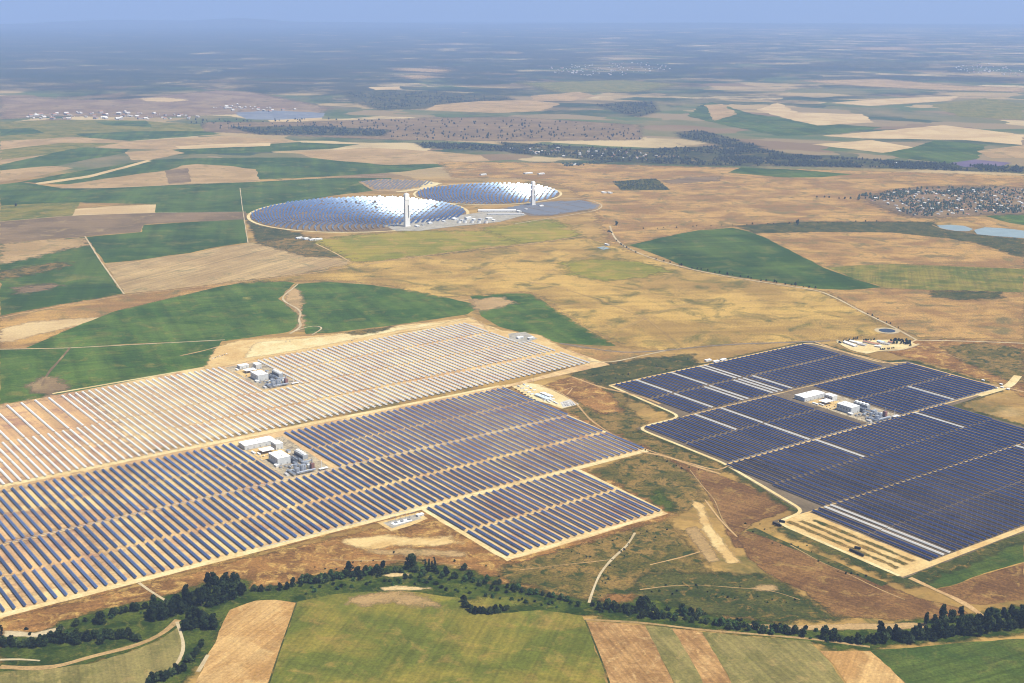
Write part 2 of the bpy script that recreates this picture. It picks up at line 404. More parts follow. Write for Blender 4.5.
def ribbon_pts(pts, w, wob=0.0):
    L_, R_ = [], []
    dense = []
    for i in range(len(pts) - 1):
        p, q = pts[i], pts[i+1]; l = math.hypot(q[0]-p[0], q[1]-p[1]); n = max(1, int(l / max(15, .006 * math.hypot(*p))))
        dense += [(p[0] + (q[0]-p[0]) * k / n, p[1] + (q[1]-p[1]) * k / n) for k in range(n)]
    dense.append(pts[-1])
    for _ in range(3 if wob else 0):
        dense = [dense[0]] + [tuple((dense[i-1][c] + 2*dense[i][c] + dense[i+1][c]) / 4 for c in (0, 1)) for i in range(1, len(dense)-1)] + [dense[-1]]
    for i, p in enumerate(dense):
        a, b = dense[max(0, i-1)], dense[min(len(dense)-1, i+1)]
        dx, dy = b[0]-a[0], b[1]-a[1]; l = math.hypot(dx, dy) or 1
        k = w / 2 * (1 + wob * noise.noise((p[0] / 60, p[1] / 60, w)))
        L_.append((p[0] - dy / l * k, p[1] + dx / l * k)); R_.append((p[0] + dy / l * k, p[1] - dx / l * k))
    return L_, R_
def road(name, pts, w, mat, wob=.5):
    LAYER[0] += 1; L = LAYER[0]
    l, r = ribbon_pts(pts, w, wob); V = []; Fc = []
    for p, q in zip(l, r):
        for c in (p, q):
            d = math.hypot(*c); V.append((c[0], c[1], zg(*c) + .05 + L * .003 * max(1, d / 3000)))
    for i in range(len(l) - 1): Fc.append((2*i, 2*i+1, 2*i+3, 2*i+2))
    me = bpy.data.meshes.new(name); me.from_pydata(V, [], Fc); me.materials.append(M[mat])
    return tag(link(name, me), kind='structure')
def roadpx(name, px, w, mat, wob=.5): return road(name, [G(*p) for p in px], w, mat, wob)
def roadab(name, ab, w, mat, wob=.15): return road(name, [AB(*p) for p in ab], w, mat, wob)

# ------------------------------------------------------------------ fields, surveyed as ground outlines
# far country
field('far_patch', [(395,68),(425,68.5),(450,70),(440,72.5),(402,70.5)], 'tan', 6)
field('far_patch', [(402,76),(420,75),(438,77),(415,79)], 'tan', 6)
field('mine_ground', [(0,97),(60,99),(120,100),(180,94),(220,90),(250,92),(290,100),(330,108),(320,113),(240,114),(150,117),(60,116),(0,119)], 'mine', 8)
field('pale_waste', [(140,98.5),(165,97.5),(190,100),(170,102),(145,101)], 'tanpale', 5)
field('wood_ground', [(345,92),(395,90),(440,92),(500,95),(515,100),(450,103),(420,109),(380,110),(350,101)], 'woodland', 8)
field('tan_field', [(435,105),(480,101),(530,100),(560,104),(540,111),(490,113),(425,110)], 'tan', 6)
field('tan_field', [(370,87),(400,86.5),(400,89.5),(375,90)], 'tanpale', 5)
field('grey_water', [(235,112.5),(275,110.5),(325,113),(323,117.5),(300,121),(245,119)], 'silt', 4)
field('pale_dyke', [(268,120.2),(300,118.8),(322,117.6),(322,119.2),(300,121.6),(270,122)], 'tanpale', 3)
field('brown_ground', [(205,122),(300,122),(420,118),(512,117),(640,125),(640,140),(512,141),(400,140),(300,136),(200,131)], 'browngrey', 6)
field('olive_field', [(0,122),(60,120),(120,120),(200,124),(205,131),(100,140),(60,138),(0,141)], 'olivegreen', 4)
field('green_field', [(95,121.5),(145,120.5),(152,127),(105,125)], 'greenb', 3)
field('green_field', [(0,129),(30,128),(45,133),(0,136)], 'greenb', 3)
field('green_field', [(75,134),(140,131),(200,131),(222,134),(130,141),(95,140)], 'greenb', 3)
field('tan_field', [(0,141),(75,137),(130,141),(220,136),(290,140),(300,142),(165,150),(80,147),(0,165)], 'tan', 4)
field('olive_field', [(0,150),(60,143),(120,143),(60,153),(0,160)], 'olivegreen', 4)
field('green_field', [(165,150.5),(230,146),(300,142.5),(360,144.5),(330,149),(250,152.5),(175,155)], 'greenb', 3)
field('green_field', [(0,165),(40,156),(80,147.5),(130,149),(125,153),(85,160),(50,167),(0,176)], 'greenb', 3)
field('green_field', [(20,182),(80,171),(150,160),(200,158),(290,157.5),(400,160),(490,162),(430,168),(400,172),(300,178),(200,182),(100,186)], 'greenb', 3)
field('tan_field', [(295,152.5),(330,150),(370,147.5),(430,151),(480,155),(490,161),(440,164),(390,165),(340,161),(310,157.5)], 'tan', 4)
field('tan_field', [(175,146),(220,144),(270,142.7),(270,146),(180,149)], 'tanpale', 3)
field('tan_field', [(125,152),(170,149.5),(185,153),(150,160),(132,160)], 'tan', 3)
field('tan_field', [(0,170.5),(30,167.5),(53,166),(74,168),(38,176),(0,182)], 'tan', 3)
# middle distance, left
field('green_field', [(0,184.5),(21,182),(63,188),(105,188),(180,184),(260,181.5),(330,178),(392,178),(380,190),(330,196),(290,204),(253,213),(156,213),(150,204),(81,202.5),(0,206)], 'greenb', 2)
field('tan_hill', [(53,186.5),(110,178),(169,170),(182,165.5),(197,164),(230,166),(256,169.5),(260,181),(180,184.5),(105,188),(70,188)], 'tan', 3)
field('brown_field', [(165,170.5),(188,168),(191,182),(169,184)], 'browngrey', 2)
field('pale_strip', [(35,183),(60,179.5),(88,175.5),(120,167.5),(147,160),(152,161),(122,169),(90,177.5),(62,181.5),(38,184.5)], 'tanpale', 1.5)
field('pale_field', [(0,205.5),(40,203.5),(81,202),(72,215.5),(0,221.5)], 'olivegreen', 2)
field('pale_field', [(75.5,209),(115,206),(156,204.5),(155,213),(72,215.8)], 'tanpale', 2)
field('brown_field', [(0,222),(70,216),(150,213),(246,212),(247,220),(190,221.5),(144,224),(140,232),(110,234),(84,236.5),(40,240),(0,244)], 'browngrey', 2)
field('rolling_field', [(0,244),(45,240),(85,237),(100,261),(123,293.5),(90,300),(63,304),(30,310),(0,316)], 'greenb', 3)
field('tan_crest', [(0,244),(45,240),(84,237.5),(90,245),(60,250),(30,258),(0,264)], 'tan')
field('tan_crest', [(0,272),(30,267),(62,262),(70,265),(40,272),(0,279)], 'browngreen')
field('tan_crest', [(15,288),(50,284),(58,286),(40,291),(18,293)], 'browngrey')
field('green_field', [(86,237),(120,234),(142,232),(144,225),(190,222),(243,219.5),(248,242.5),(211,248),(190,253),(169,255.5),(140,260),(105,263)], 'greenb', 2)
field('striped_field', [(105,263.5),(140,260.5),(169,256),(190,253.5),(218,248),(253,242.5),(280,249),(305.5,256.5),(350,259),(345,268),(299,274),(225,283),(165,290),(125,293.5)], 'tanstripe', 2)
field('dark_field', [(247,218),(256,225),(300,233),(305,241),(290,250),(258,243)], 'darkolive', 2)
field('scrub', [(258,243),(300,236),(345,243),(352,258),(306,256)], 'browngreen', 3)
field('dry_field', [(0,316.5),(63,304.5),(125,294.5),(180,289),(225,283.5),(262,279.5),(220,287),(176,297),(116,311),(70,329),(26,348),(0,350)], 'redtan', 3)
field('bright_soil', [(0,330),(30,322),(75,319),(112,317),(80,325),(40,334),(10,342),(0,342)], 'tanpale', 5)
field('green_field', [(26,348),(70,329),(116,311),(176,297),(220,286.5),(253,281),(275,280),(295,283),(285,292),(278,299),(288,306),(299,314.5),(303,323),(288,332),(225,341),(197,341),(130,344),(70,348)], 'green', 2)
field('green_field', [(296,284),(330,282),(366,284.5),(420,291),(470,303),(477,308),(468,314),(440,318.5),(395,325),(330,333),(306,334),(303,323),(299,312),(303,305),(288,298)], 'green', 2)
field('bare_soil', [(286,291),(296,288),(303,297),(301,312),(306,325),(297,330),(300,315),(288,305)], 'tan', 3)
field('green_field', [(0,350),(67,348.5),(130,345),(197,341.7),(222,341),(214,352),(207,366),(180,371),(147,378),(105,387),(63,395),(0,404.5)], 'green', 2)
field('brown_soil', [(28,386),(45,376),(58,378),(70,388),(50,394),(34,393)], 'browngrey', 3)
field('green_field', [(470,296),(500,293.5),(529,293.5),(545,302),(559,312),(585,328),(609,341),(616,346),(590,345),(560,343),(530,335),(500,327),(481,316),(477,308)], 'green', 2)
field('brown_soil', [(470,300),(500,297),(515,303),(495,308),(478,312)], 'tan', 4)
field('yellow_pasture', [(314,240),(360,235),(407,231),(470,231),(515,230),(529,243.5),(470,250),(418,256.5),(385,262),(355,262),(330,250)], 'yellowgreen', 4)
field('yellow_pasture', [(481,228.6),(515,223),(548,219),(566,225),(581,236),(560,240),(522,243.5)], 'yellowgreen', 4)
field('gold_pasture', [(355,263),(420,257),(530,244),(585,237),(613,246),(690,270),(760,282),(820,291),(862,312),(893,330),(870,336),(815,341),(741,343),(662,350),(620,346),(585,327),(550,304),(530,292),(475,295),(440,297),(390,286),(340,280),(225,283),(299,275)], 'gold', 4)
field('yellow_pasture', [(560,262),(600,259),(641,262),(672,271),(640,278),(600,281),(570,274)], 'yellowgreen', 8)
# middle distance, right
field('wood_ground', [(500,142),(560,146),(637,149),(742,145),(792,154),(882,160),(1024,167),(1024,173),(882,168),(782,166),(702,166),(602,161),(512,153)], 'woodland', 4)
field('wood_ground', [(677,132),(702,131),(762,147),(742,149),(682,138)], 'woodland', 4)
field('wood_ground', [(230,127.5),(310,126),(390,130),(382,136),(260,134.5)], 'woodland', 4)
field('wood_ground', [(415,142.5),(512,146.5),(512,151.5),(425,148)], 'woodland', 4)
field('wood_ground', [(597,105),(625,101.5),(652,102),(657,112),(637,117),(610,110)], 'woodland', 5)
field('green_field', [(687,116),(700,106),(712,102),(752,114),(820,123),(882,127.5),(840,134),(780,136),(727,126)], 'greenb', 5)
field('tan_field', [(705,105),(722,104),(737,114),(714,121)], 'tan', 4)
field('tan_field', [(757,110),(777,102.5),(797,112.5),(862,114),(874,122.5),(817,125.5),(782,117.5)], 'tanpale', 5)
field('tan_field', [(822,136),(880,131),(942,125),(985,130),(1024,135),(1022,145),(962,140),(862,138.5)], 'tanpale', 4)
field('pale_field', [(812,144.5),(872,140),(922,149),(882,152.8)], 'tanpale', 3)
field('green_field', [(885,153),(915,147),(937,140),(987,145),(977,160),(947,163),(900,158)], 'greenb', 4)
field('tan_field', [(977,151),(1024,145),(1040,150),(1030,158),(992,158)], 'tan', 4)
field('purple_field', [(950,163),(975,159.5),(1012,163),(1000,166),(965,167)], 'purple', 3)
field('far_patch', [(520,83),(620,80),(680,84),(640,92),(560,93)], 'olivegreen', 8)
field('tan_field', [(530,96),(580,92),(600,96),(570,101),(535,101)], 'tan', 6)
field('wood_ground', [(810,63),(860,60),(930,64),(920,68),(850,66)], 'woodland', 6)
field('far_patch', [(860,47.5),(905,47),(910,50),(865,50)], 'tan', 6)
field('far_patch', [(800,81),(880,79),(960,86),(1024,88),(1024,92),(940,90),(860,86)], 'tan', 6)
field('tan_streak', [(830,103),(880,99),(960,96),(950,101),(870,106)], 'tanpale', 6)
field('olive_field', [(930,105),(985,98),(1024,104),(1024,120),(960,117)], 'olivegreen', 6)
field('tan_plain', [(440,162),(560,163),(700,167),(860,171),(1024,176),(1024,189),(997,185),(915,187),(865,197),(880,207),(906,218),(952,219),(933,222),(800,222),(737,226),(697,230),(640,243),(613,244),(600,220),(585,200),(566,186),(520,178),(455,178)], 'redtan', 5)
field('green_field', [(728,172.5),(741,167.5),(800,170),(853,174.5),(820,177.5),(782,177.5)], 'greenb', 3)
field('brown_patch', [(662,181),(690,177),(720,176.5),(718,181),(672,184)], 'browngrey', 4)
field('orchard_ground', [(612,181.5),(656,178.5),(670,190),(621,190.5)], 'darkolive', 2)
field('green_strip', [(737,226),(799,222),(931,222),(940,226),(973,234.5),(1024,239),(1024,258),(973,242),(890,233),(753,233)], 'darkolive', 3)
field('green_field', [(985,216),(1024,213),(1024,225),(1010,223)], 'green', 2)
field('tan_field', [(956,218),(973,216),(1014,228),(990,228)], 'redtan', 3)
field('red_field', [(745,234),(820,232),(890,232.5),(952,239),(985,248),(1024,259),(1024,268.5),(960,266),(890,263.5),(824,267),(800,256),(775,245)], 'redtan', 3)
field('olive_field', [(826,267.5),(890,264),(1024,269),(1024,292),(940,291),(886,288),(850,277)], 'olivegreen', 3)
field('green_field', [(629,245),(660,238),(697,230.5),(732.5,228),(750,232),(766,238),(795,253),(824,268),(855,279),(881.5,287.5),(850,290),(819,289),(761.5,280),(725,275),(691,268.5),(662,257)], 'greenb', 2)
field('brown_pasture', [(828,291),(886,288.8),(1024,293),(1024,339),(960,338),(919,337),(890,325),(862,311)], 'redtan', 3)
field('olive_patch', [(931,291),(1000,292),(1002,298),(960,300),(935,297)], 'darkolive', 4)
field('dark_pasture', [(888,352),(905,343),(919,339.5),(970,340),(1024,342.5),(1024,397),(1006,386),(980,378),(956,371),(925,362)], 'brownred', 2)
field('green_patch', [(940,347),(985,343),(1024,350),(1024,384),(1000,378),(965,362)], 'browngreen', 4)
field('dark_scrub', [(569,374),(590,367),(613,363),(650,358),(692,354.5),(697,365),(680,371),(645,378),(607,386.5),(593,383)], 'darkolive', 3)
field('orange_soil', [(560,347),(600,349),(643,354),(622,360),(602,363),(580,358)], 'redtan', 2)
# foreground south of the plants
field('dry_slope', [(0,618),(120,592),(240,560),(380,528),(426,512),(470,535),(508,560),(560,548),(600,540),(640,556),(690,580),(760,620),(700,630),(580,610),(480,590),(420,575),(330,582),(220,600),(100,640),(0,650)], 'brownred', 3)
field('bright_soil', [(345,540),(380,536),(420,538),(450,537),(462,543),(430,546),(400,545),(374,549),(352,546)], 'sand', 5)
field('bright_soil', [(365,551),(410,550),(450,551),(470,556),(430,556),(390,554)], 'tan', 4)
field('scrub', [(508,562),(560,549),(630,530),(668,519),(690,545),(712,575),(740,612),(700,626),(640,610),(590,602),(545,592),(500,575)], 'browngreen', 4)
field('scrub', [(587,475),(610,465),(650,452),(690,470),(705,500),(680,512),(665,512)], 'browngreen', 3)
field('green_patch', [(640,505),(660,488),(668,498),(676,510),(668,514)], 'lush', 2)
field('dry_triangle', [(650,450),(664,457),(690,466),(724,477),(765,493),(799,506),(775,515),(753,523),(740,535),(745,548),(735,548),(722,520),(700,480),(675,463)], 'brown', 2)
field('dry_field', [(560,410),(585,404),(600,388),(632,394),(625,405),(650,425),(700,447),(735,466),(720,473),(664,455),(640,447),(600,428),(575,420)], 'browngreen', 3)
field('dry_field', [(545,385),(572,377),(600,386),(612,398),(622,412),(600,414),(580,402)], 'brownred', 3)
field('dry_triangle', [(737.5,536),(752,529),(800,550),(880,583),(920,598),(960,608),(972,617),(930,620),(835,618),(805,592),(767,574),(748,556)], 'brown', 2)
field('dark_scrub', [(640,574),(700,573),(767,576),(785,586),(801,596),(842,620),(780,622),(715,616),(660,606),(630,598)], 'darkolive', 3)
field('eroded_soil', [(692,500.6),(702,504),(706,515),(715,532),(728,548),(741,563),(728,563),(715,547),(704,530),(698,514)], 'sand', 2)
field('eroded_soil', [(685,529),(696,527),(708,542),(719,560.6),(709,562),(696,546)], 'tan', 2)
field('tan_streak', [(752,587),(775,586),(777,591),(756,591)], 'tan', 3)
field('green_field', [(917,579),(940,570),(966,560.6),(1024,540),(1024,562),(985,573),(950,586),(936,589)], 'greendark', 2)
field('brown_field', [(936,589.5),(952,586),(985,574),(1024,563),(1024,600),(985,605),(970,604)], 'brown', 2)
# creek valley
field('creek_bank', [(0,633),(30,637),(60,622),(100,611),(130,604),(165,596),(200,585),(240,576),(252,588),(285,586),(300,580),(330,573),(370,569),(410,562),(440,564),(470,571),(500,581),(540,592),(580,600),(600,602),(640,599),(680,605),(700,614),(740,620),(800,626),(850,630),(900,623),(960,616),(1024,606),(1024,634),(960,640),(900,645),(860,652),(800,642),(740,634),(700,630),(660,626),(620,620),(585,617),(540,613),(505,617),(480,617),(455,609),(430,598),(400,596),(360,598),(330,600),(300,602),(297,604),(250,606),(238,613),(226,625),(216,642),(204,662),(188,678),(180,690),(130,690),(165,668),(175,650),(178,632),(150,644),(120,656),(60,672),(0,676)], 'lush', 4)
field('pale_bank', [(5,631),(35,633),(62,627),(64,629),(38,637),(6,636)], 'trackpale', 2)
field('pale_bank', [(382,575.5),(395,573.5),(402,573),(412,575.5),(392,577)], 'tanpale', 2)
field('pale_bank', [(380,588),(396,586),(430,588),(420,590),(384,590.5)], 'tanpale', 2)
field('pale_bank', [(745,624),(800,626),(850,624),(925,623),(928,628),(860,630),(790,630),(745,627)], 'tan', 3)
field('orange_soil', [(597,601),(612,594),(635,596),(630,602),(610,604)], 'brownred', 3)
field('scrub', [(463,601),(490,597),(525,599),(530,604),(510,607),(480,611),(467,607)], 'olivegreen', 2)
# nearest fields
field('olive_field', [(297,602),(330,595),(365,592),(400,591),(435,595),(460,598),(463,607),(480,614.5),(505,613),(540,610),(582,616),(588,627),(600,660),(612,705),(262,705),(280,650)], 'olivegreen', 3)
field('brown_crest', [(345,603),(365,594),(395,592),(425,598),(440,606),(410,605),(385,602),(362,605)], 'tan', 8)
field('orange_field', [(230,610),(240,606),(255,601),(275,600),(296,603),(280,650),(262,705),(170,705),(196,683),(206,660),(218,635)], 'tanwarm', 2)
field('striped_field', [(0,672),(60,668),(95,663),(130,652),(160,640),(177,628),(183,640),(182,660),(165,675),(120,705),(0,705)], 'strip2', 2)
field('striped_field', [(585,622),(615,623),(645,625.5),(660,655),(685,705),(617,705),(602,662)], 'strip1', 1.5)
field('striped_field', [(645,625.5),(672,628),(690,658),(715,705),(685,705),(660,655)], 'strip2', 1.5)
field('striped_field', [(672,629),(702,632),(716,655),(743,705),(715,705),(690,658)], 'strip1', 1.5)
field('striped_field', [(702,632),(750,637),(810,641),(828,660),(860,705),(743,705),(716,655)], 'strip2', 1.5)
field('orange_field', [(820,651),(845,651),(870,651),(890,668),(925,705),(862,705),(836,668)], 'tanwarm', 1.5)
field('green_field', [(870,651),(905,648),(960,643),(1024,639),(1060,640),(1060,705),(925,705),(890,668)], 'greendark', 2)
roadpx('field_edge', [(297,602),(280,650),(262,705)], 3, 'darkolive')
roadpx('field_edge', [(585,620),(602,662),(617,705)], 3, 'darkolive')
roadpx('pale_crest', [(585,619.5),(645,623),(702,630),(812,639),(870,647)], 7, 'tan')

# ------------------------------------------------------------------ ground of the solar plants
def fN(b): return -3633 - .037 * (b - 800) - 8
fieldab('plant_verge', [(-2322,380),(-2322,1300),(-2262,1322),(-2262,1412),(-1978,1404),(-1978,1845),(-2335,1860),(-2335,2082),(-3000,2110),(-3000,380)], 'brownred', 2)
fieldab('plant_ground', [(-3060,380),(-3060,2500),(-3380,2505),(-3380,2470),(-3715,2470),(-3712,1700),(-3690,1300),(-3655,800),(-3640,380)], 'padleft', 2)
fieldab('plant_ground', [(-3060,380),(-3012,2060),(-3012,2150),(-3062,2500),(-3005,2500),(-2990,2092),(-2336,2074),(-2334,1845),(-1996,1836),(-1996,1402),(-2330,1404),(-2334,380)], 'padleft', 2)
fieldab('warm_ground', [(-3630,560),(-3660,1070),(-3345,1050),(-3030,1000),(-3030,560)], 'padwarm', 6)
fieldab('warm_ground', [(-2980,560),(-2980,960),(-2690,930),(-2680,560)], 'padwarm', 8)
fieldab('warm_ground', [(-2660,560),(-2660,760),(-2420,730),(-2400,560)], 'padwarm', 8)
fieldab('plant_verge', [(-2845,2340),(-2478,2308),(-2478,2150),(-2160,2146),(-1830,2068),(-1800,1960),(-1440,1962),(-1460,2500),(-1460,3000),(-1840,3020),(-2120,3020),(-2140,3290),(-2510,3300),(-2530,3220),(-2845,3225)], 'darkolive', 3)
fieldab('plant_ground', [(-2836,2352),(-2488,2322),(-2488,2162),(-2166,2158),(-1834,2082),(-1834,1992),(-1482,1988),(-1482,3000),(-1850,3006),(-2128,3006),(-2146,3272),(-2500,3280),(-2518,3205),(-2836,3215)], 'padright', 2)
fieldab('laydown_ground', [(-1826,2094),(-1826,2000),(-1490,1996),(-1490,2094)], 'sand', 2)
for k in range(3):
    b = 2012 + k * 26
    fieldab('weedy_strip', [(-1812 + k * 12, b), (-1520, b + 2), (-1520, b + 12), (-1812 + k * 12, b + 11)], 'browngreen', 3)
# service roads between the collector blocks
roadab('service_road', [(-2669,400),(-2669,2070)], 3, 'sandpale')
roadab('service_road', [(-2338,400),(-2338,1406),(-2338,2070)], 18, 'sandpale')
roadab('service_road', [(-3016,400),(-3020,1000),(-3010,2090)], 18, 'sandpale')
roadab('service_road', [(-3003,400),(-3003,2100)], 4, 'path')
roadab('service_road', [(-2338,1410),(-2005,1406),(-2005,1836),(-2338,1845)], 11, 'sandpale')
roadab('service_road', [(-2169,1410),(-2169,1832)], 4, 'sandpale')
roadab('service_road', [(-2338,2072),(-2990,2090)], 9, 'sandpale')
roadab('service_road', [(-3690,1000),(-3705,1700),(-3708,2452),(-3385,2452),(-3380,2485),(-3040,2485)], 10, 'sandpale')
roadab('service_road', [(-3332,500),(-3338,1000),(-3364,1600),(-3376,2430)], 3, 'sand')
for a, b0, b1, w in ((-2488,2330,3170,4),(-2150,2160,3260,6),(-1824,2090,2995,3)):
    roadab('service_road', [(a,b0),(a,b1)], w, 'trackpale' if w > 7 else 'sand')
roadab('service_road', [(-1494,1992),(-1494,3000)], 16, 'sand')
roadab('service_road', [(-2830,2356),(-2488,2328),(-2488,2166),(-2164,2164),(-1830,2092),(-1826,1994),(-1494,1992)], 9, 'sandpale')
roadab('service_road', [(-2830,2356),(-2832,3208),(-2514,3200),(-2500,3272),(-2150,3266)], 9, 'sand')
roadab('site_track', [(-2146,3150),(-2148,3300),(-2200,3420)], 24, 'sandpale')
# earthworks along the north edge of the far field
field('bare_yard', [(217,347),(239,340.5),(290,337),(340,334),(370,331),(400,325.5),(470,317.5),(478,322),(430,328),(400,333),(340,346),(290,353),(246,362),(215,368),(205,370),(210,357)], 'sand', 2)
field('bare_yard', [(255,343),(330,336),(400,327),(465,319.5),(430,326),(395,331),(335,343),(270,355),(245,358)], 'sandpale', 3)
field('bare_yard', [(480,322),(495,330),(540,335),(560,347),(592,361),(560,366),(538,352),(510,341),(488,331)], 'sand', 2)
field('substation_yard', [(508,334),(525,332),(538,339),(522,343.5),(510,340)], 'gravel', 1)
field('green_patch', [(348,333),(372,329),(392,327.5),(380,332),(352,336)], 'browngreen', 2)
field('contractor_yard', [(512,386.8),(527,383),(541,385),(560,394),(579,404.5),(562,408.8),(549,404),(534,400.5)], 'sandpale', 1.5)
field('parking_slab', [(560,402.5),(570,399.5),(579,404.3),(563,408)], 'concrete', 0.5)
field('substation_yard', [(377,522.6),(400,517),(418,512.5),(428,518.5),(410,526),(391,531.2)], 'sand', 1)
field('substation_yard', [(383,523),(414,515),(422,518.5),(392,528.5)], 'gravel', .5)
for da, db in ((0,0),(532,1451),(-692,266)):
    fieldab('plant_yard', [(-2968+da+0,1250+db),(-2682+da,1246+db),(-2680+da,1366+db),(-2966+da,1376+db)] if da != -692 else [(-3660,1512),(-3376,1510),(-3376,1620),(-3662,1636)], 'yard', 1)
    fieldab('plant_yard', [(-2915+da,1254+db),(-2830+da,1254+db),(-2830+da,1330+db),(-2915+da,1330+db)], 'sand', 2)
# tower plants
def disc(name, c, r, mat, n=72, jit=2): return sheet(name, [(c[0] + r * math.cos(2*math.pi*i/n), c[1] + r * math.sin(2*math.pi*i/n)) for i in range(n)], M and mat, jit)
P20, P10 = G(407, 226.5), G(533, 205.5)
C20, C10 = AB(-6015, 3280), AB(-6220, 4235)
disc('heliostat_ground', C20, 578, 'sandpale'); disc('heliostat_ground', C10, 430, 'sandpale')
disc('heliostat_ground', C20, 562, 'browngrey'); disc('heliostat_ground', C10, 416, 'browngrey')
field('tower_yard', [(384,226),(410,221),(440,218),(470,214),(540,203),(560,207),(530,214),(500,222),(460,226),(420,231),(396,231)], 'gravel', 2)
field('panel_ground', [(503,209),(527,203.7),(560,201),(582.6,200.4),(600,204.7),(597.6,209),(570,213),(550,216),(531,216)], 'pvground', 2)
field('panel_ground', [(358,182),(381,179),(430,181),(440,184),(425,189),(407,190.8),(373.6,191.5)], 'tan', 2)
field('pale_verge', [(425,181),(442,183.5),(428,189),(406,192),(395,192),(420,188)], 'sandpale', 1)
roadpx('track', [(560,199),(585,198.5),(604,205),(598,210.5),(565,216),(515,224)], 8, 'trackpale')
field('village_ground', [(862,198),(890,191),(915,188),(950,187),(997,186.5),(1040,189),(1040,214),(985,215),(952,217),(915,217.5),(892,211.5),(872,203)], 'browngrey', 3)
# water
sheet('reservoir', [G(*p) for p in [(974,230),(985,227.5),(1000,228.2),(1014,229.5),(1040,233),(1040,240),(1024,238.5),(997.5,236.5),(977,234.5)]], 'water', 2)
sheet('reservoir', [G(*p) for p in [(937,225.5),(950,225),(964,226),(973,229.3),(968.5,231.5),(955,231),(939.5,228.3)]], 'water', 2)
roadpx('pale_shore', [(932,225),(940,229),(956,232.2),(970,232.6),(976,229)], 7, 'tan')
c = G(887, 330.8); disc('pond_bank', c, 42, 'trackpale', 32, 1); disc('pond', c, 28, 'pond', 32, .5)
sheet('pool', [G(*p) for p in [(597,247.5),(604,246.5),(610,248.5),(603,250)]], 'water', 2)
# ------------------------------------------------------------------ roads and tracks
roadpx('road', [(610,226),(612,233),(616,240),(625,247),(645,256),(665,262.5),(700,271.5),(730,277),(761,282),(790,286.5),(820,291),(840,300),(860,311),(895,328),(917,340.5)], 9, 'trackpale', .2)
roadpx('road', [(560,343.5),(600,350),(625,353),(662,351),(703.5,346.5),(741,344),(790,342.5),(830,341)], 9, 'asphalt', .2)
roadpx('road', [(917,340.5),(960,341),(1024,343.5)], 9, 'trackpale', .2)
roadpx('road', [(590,361.5),(602,363.5),(622,360.5),(650,354),(665,351)], 8, 'trackpale', .2)
roadpx('farm_track', [(0,318),(30,312),(65,305.5),(125,295),(180,289.5),(230,283.5),(300,275),(345,268),(400,259),(470,250),(530,244),(585,236)], 7, 'path')
roadpx('farm_track', [(85,236.5),(101,262),(124,294)], 6, 'trackpale')
roadpx('farm_track', [(240,188),(242,205),(248,243)], 4, 'trackpale')
roadpx('farm_track', [(0,349.5),(60,348.6),(130,345),(197,341.5),(225,340)], 6, 'trackpale')
roadpx('gully', [(298,284),(293,289),(288,292),(281,298),(284,302),(299,309),(302,315),(297,320),(303,326),(290,334)], 7, 'trackpale')
roadpx('gully', [(290,333),(312,325),(326,327),(312,335)], 6, 'trackpale')
roadpx('gully', [(70,348),(60,360),(48,373),(42,386)], 7, 'browngrey')
roadpx('farm_track', [(180,356),(200,352),(218,347)], 8, 'tan')
roadpx('farm_track', [(316,244),(335,253),(350,262)], 7, 'tanpale')
roadpx('farm_track', [(0,222),(60,216.5),(72,215.8),(156,212.8),(246,212)], 5, 'trackpale')
roadpx('farm_track', [(60,188.5),(105,188.5),(180,184.8),(260,181.8),(330,178),(440,173),(490,168)], 8, 'tanpale')
roadpx('farm_track', [(572,377),(602,388),(640,396),(660,404)], 9, 'path')
roadpx('farm_track', [(540,386),(556,390),(575,402),(590,420),(620,440),(664,456),(720,472),(728,466)], 5, 'path')
roadpx('farm_track', [(560,392),(575,386),(567,395)], 4, 'path')
roadpx('farm_track', [(640,452),(664,455.5),(690,465),(720,474)], 7, 'path')
roadpx('farm_track', [(635,533),(628,545),(612,559),(601,572),(597,580),(594,588),(591,596),(589,603)], 5, 'trackpale')
roadpx('farm_track', [(700,552),(680,558),(650,565)], 4, 'path')
roadpx('farm_track', [(910,578),(940,592),(965,603),(982,616)], 11, 'path')
roadpx('farm_track', [(737,537),(720,520),(705,500)], 4, 'path')
roadpx('farm_track', [(139,583),(148,590),(158,596),(166,601)], 6, 'trackpale')
roadpx('berm', [(750,529),(800,550),(850,571),(885,585)], 20, 'darkolive')
roadpx('farm_track', [(0,667),(30,669),(55,668),(90,657),(120,650),(140,645),(160,636),(172,627),(178,620)], 12, 'tan')
roadpx('farm_track', [(177,622),(180,632),(184,642),(183,655),(176,665)], 6, 'trackpale')
roadpx('pale_bank', [(208,655),(203,664),(198,672)], 7, 'trackpale')
roadpx('pale_bank', [(0,660),(22,659),(40,661)], 6, 'trackpale')
roadpx('farm_track', [(836,340),(870,352),(906,350),(919,344)], 9, 'trackpale')
roadpx('farm_track', [(815,342),(840,351),(880,361),(910,368),(945,375),(985,383),(1024,392)], 9, 'path')
roadpx('farm_track', [(885,348),(912,343),(917,340)], 8, 'tanpale')
field('farm_yard', [(836,342),(850,340),(890,340),(912,342.5),(917,345),(905,349),(880,351),(866,354),(850,350)], 'sandpale', 2)
roadpx('valley_edge', [(480,582),(530,592),(582,603)], 5, 'darkolive')

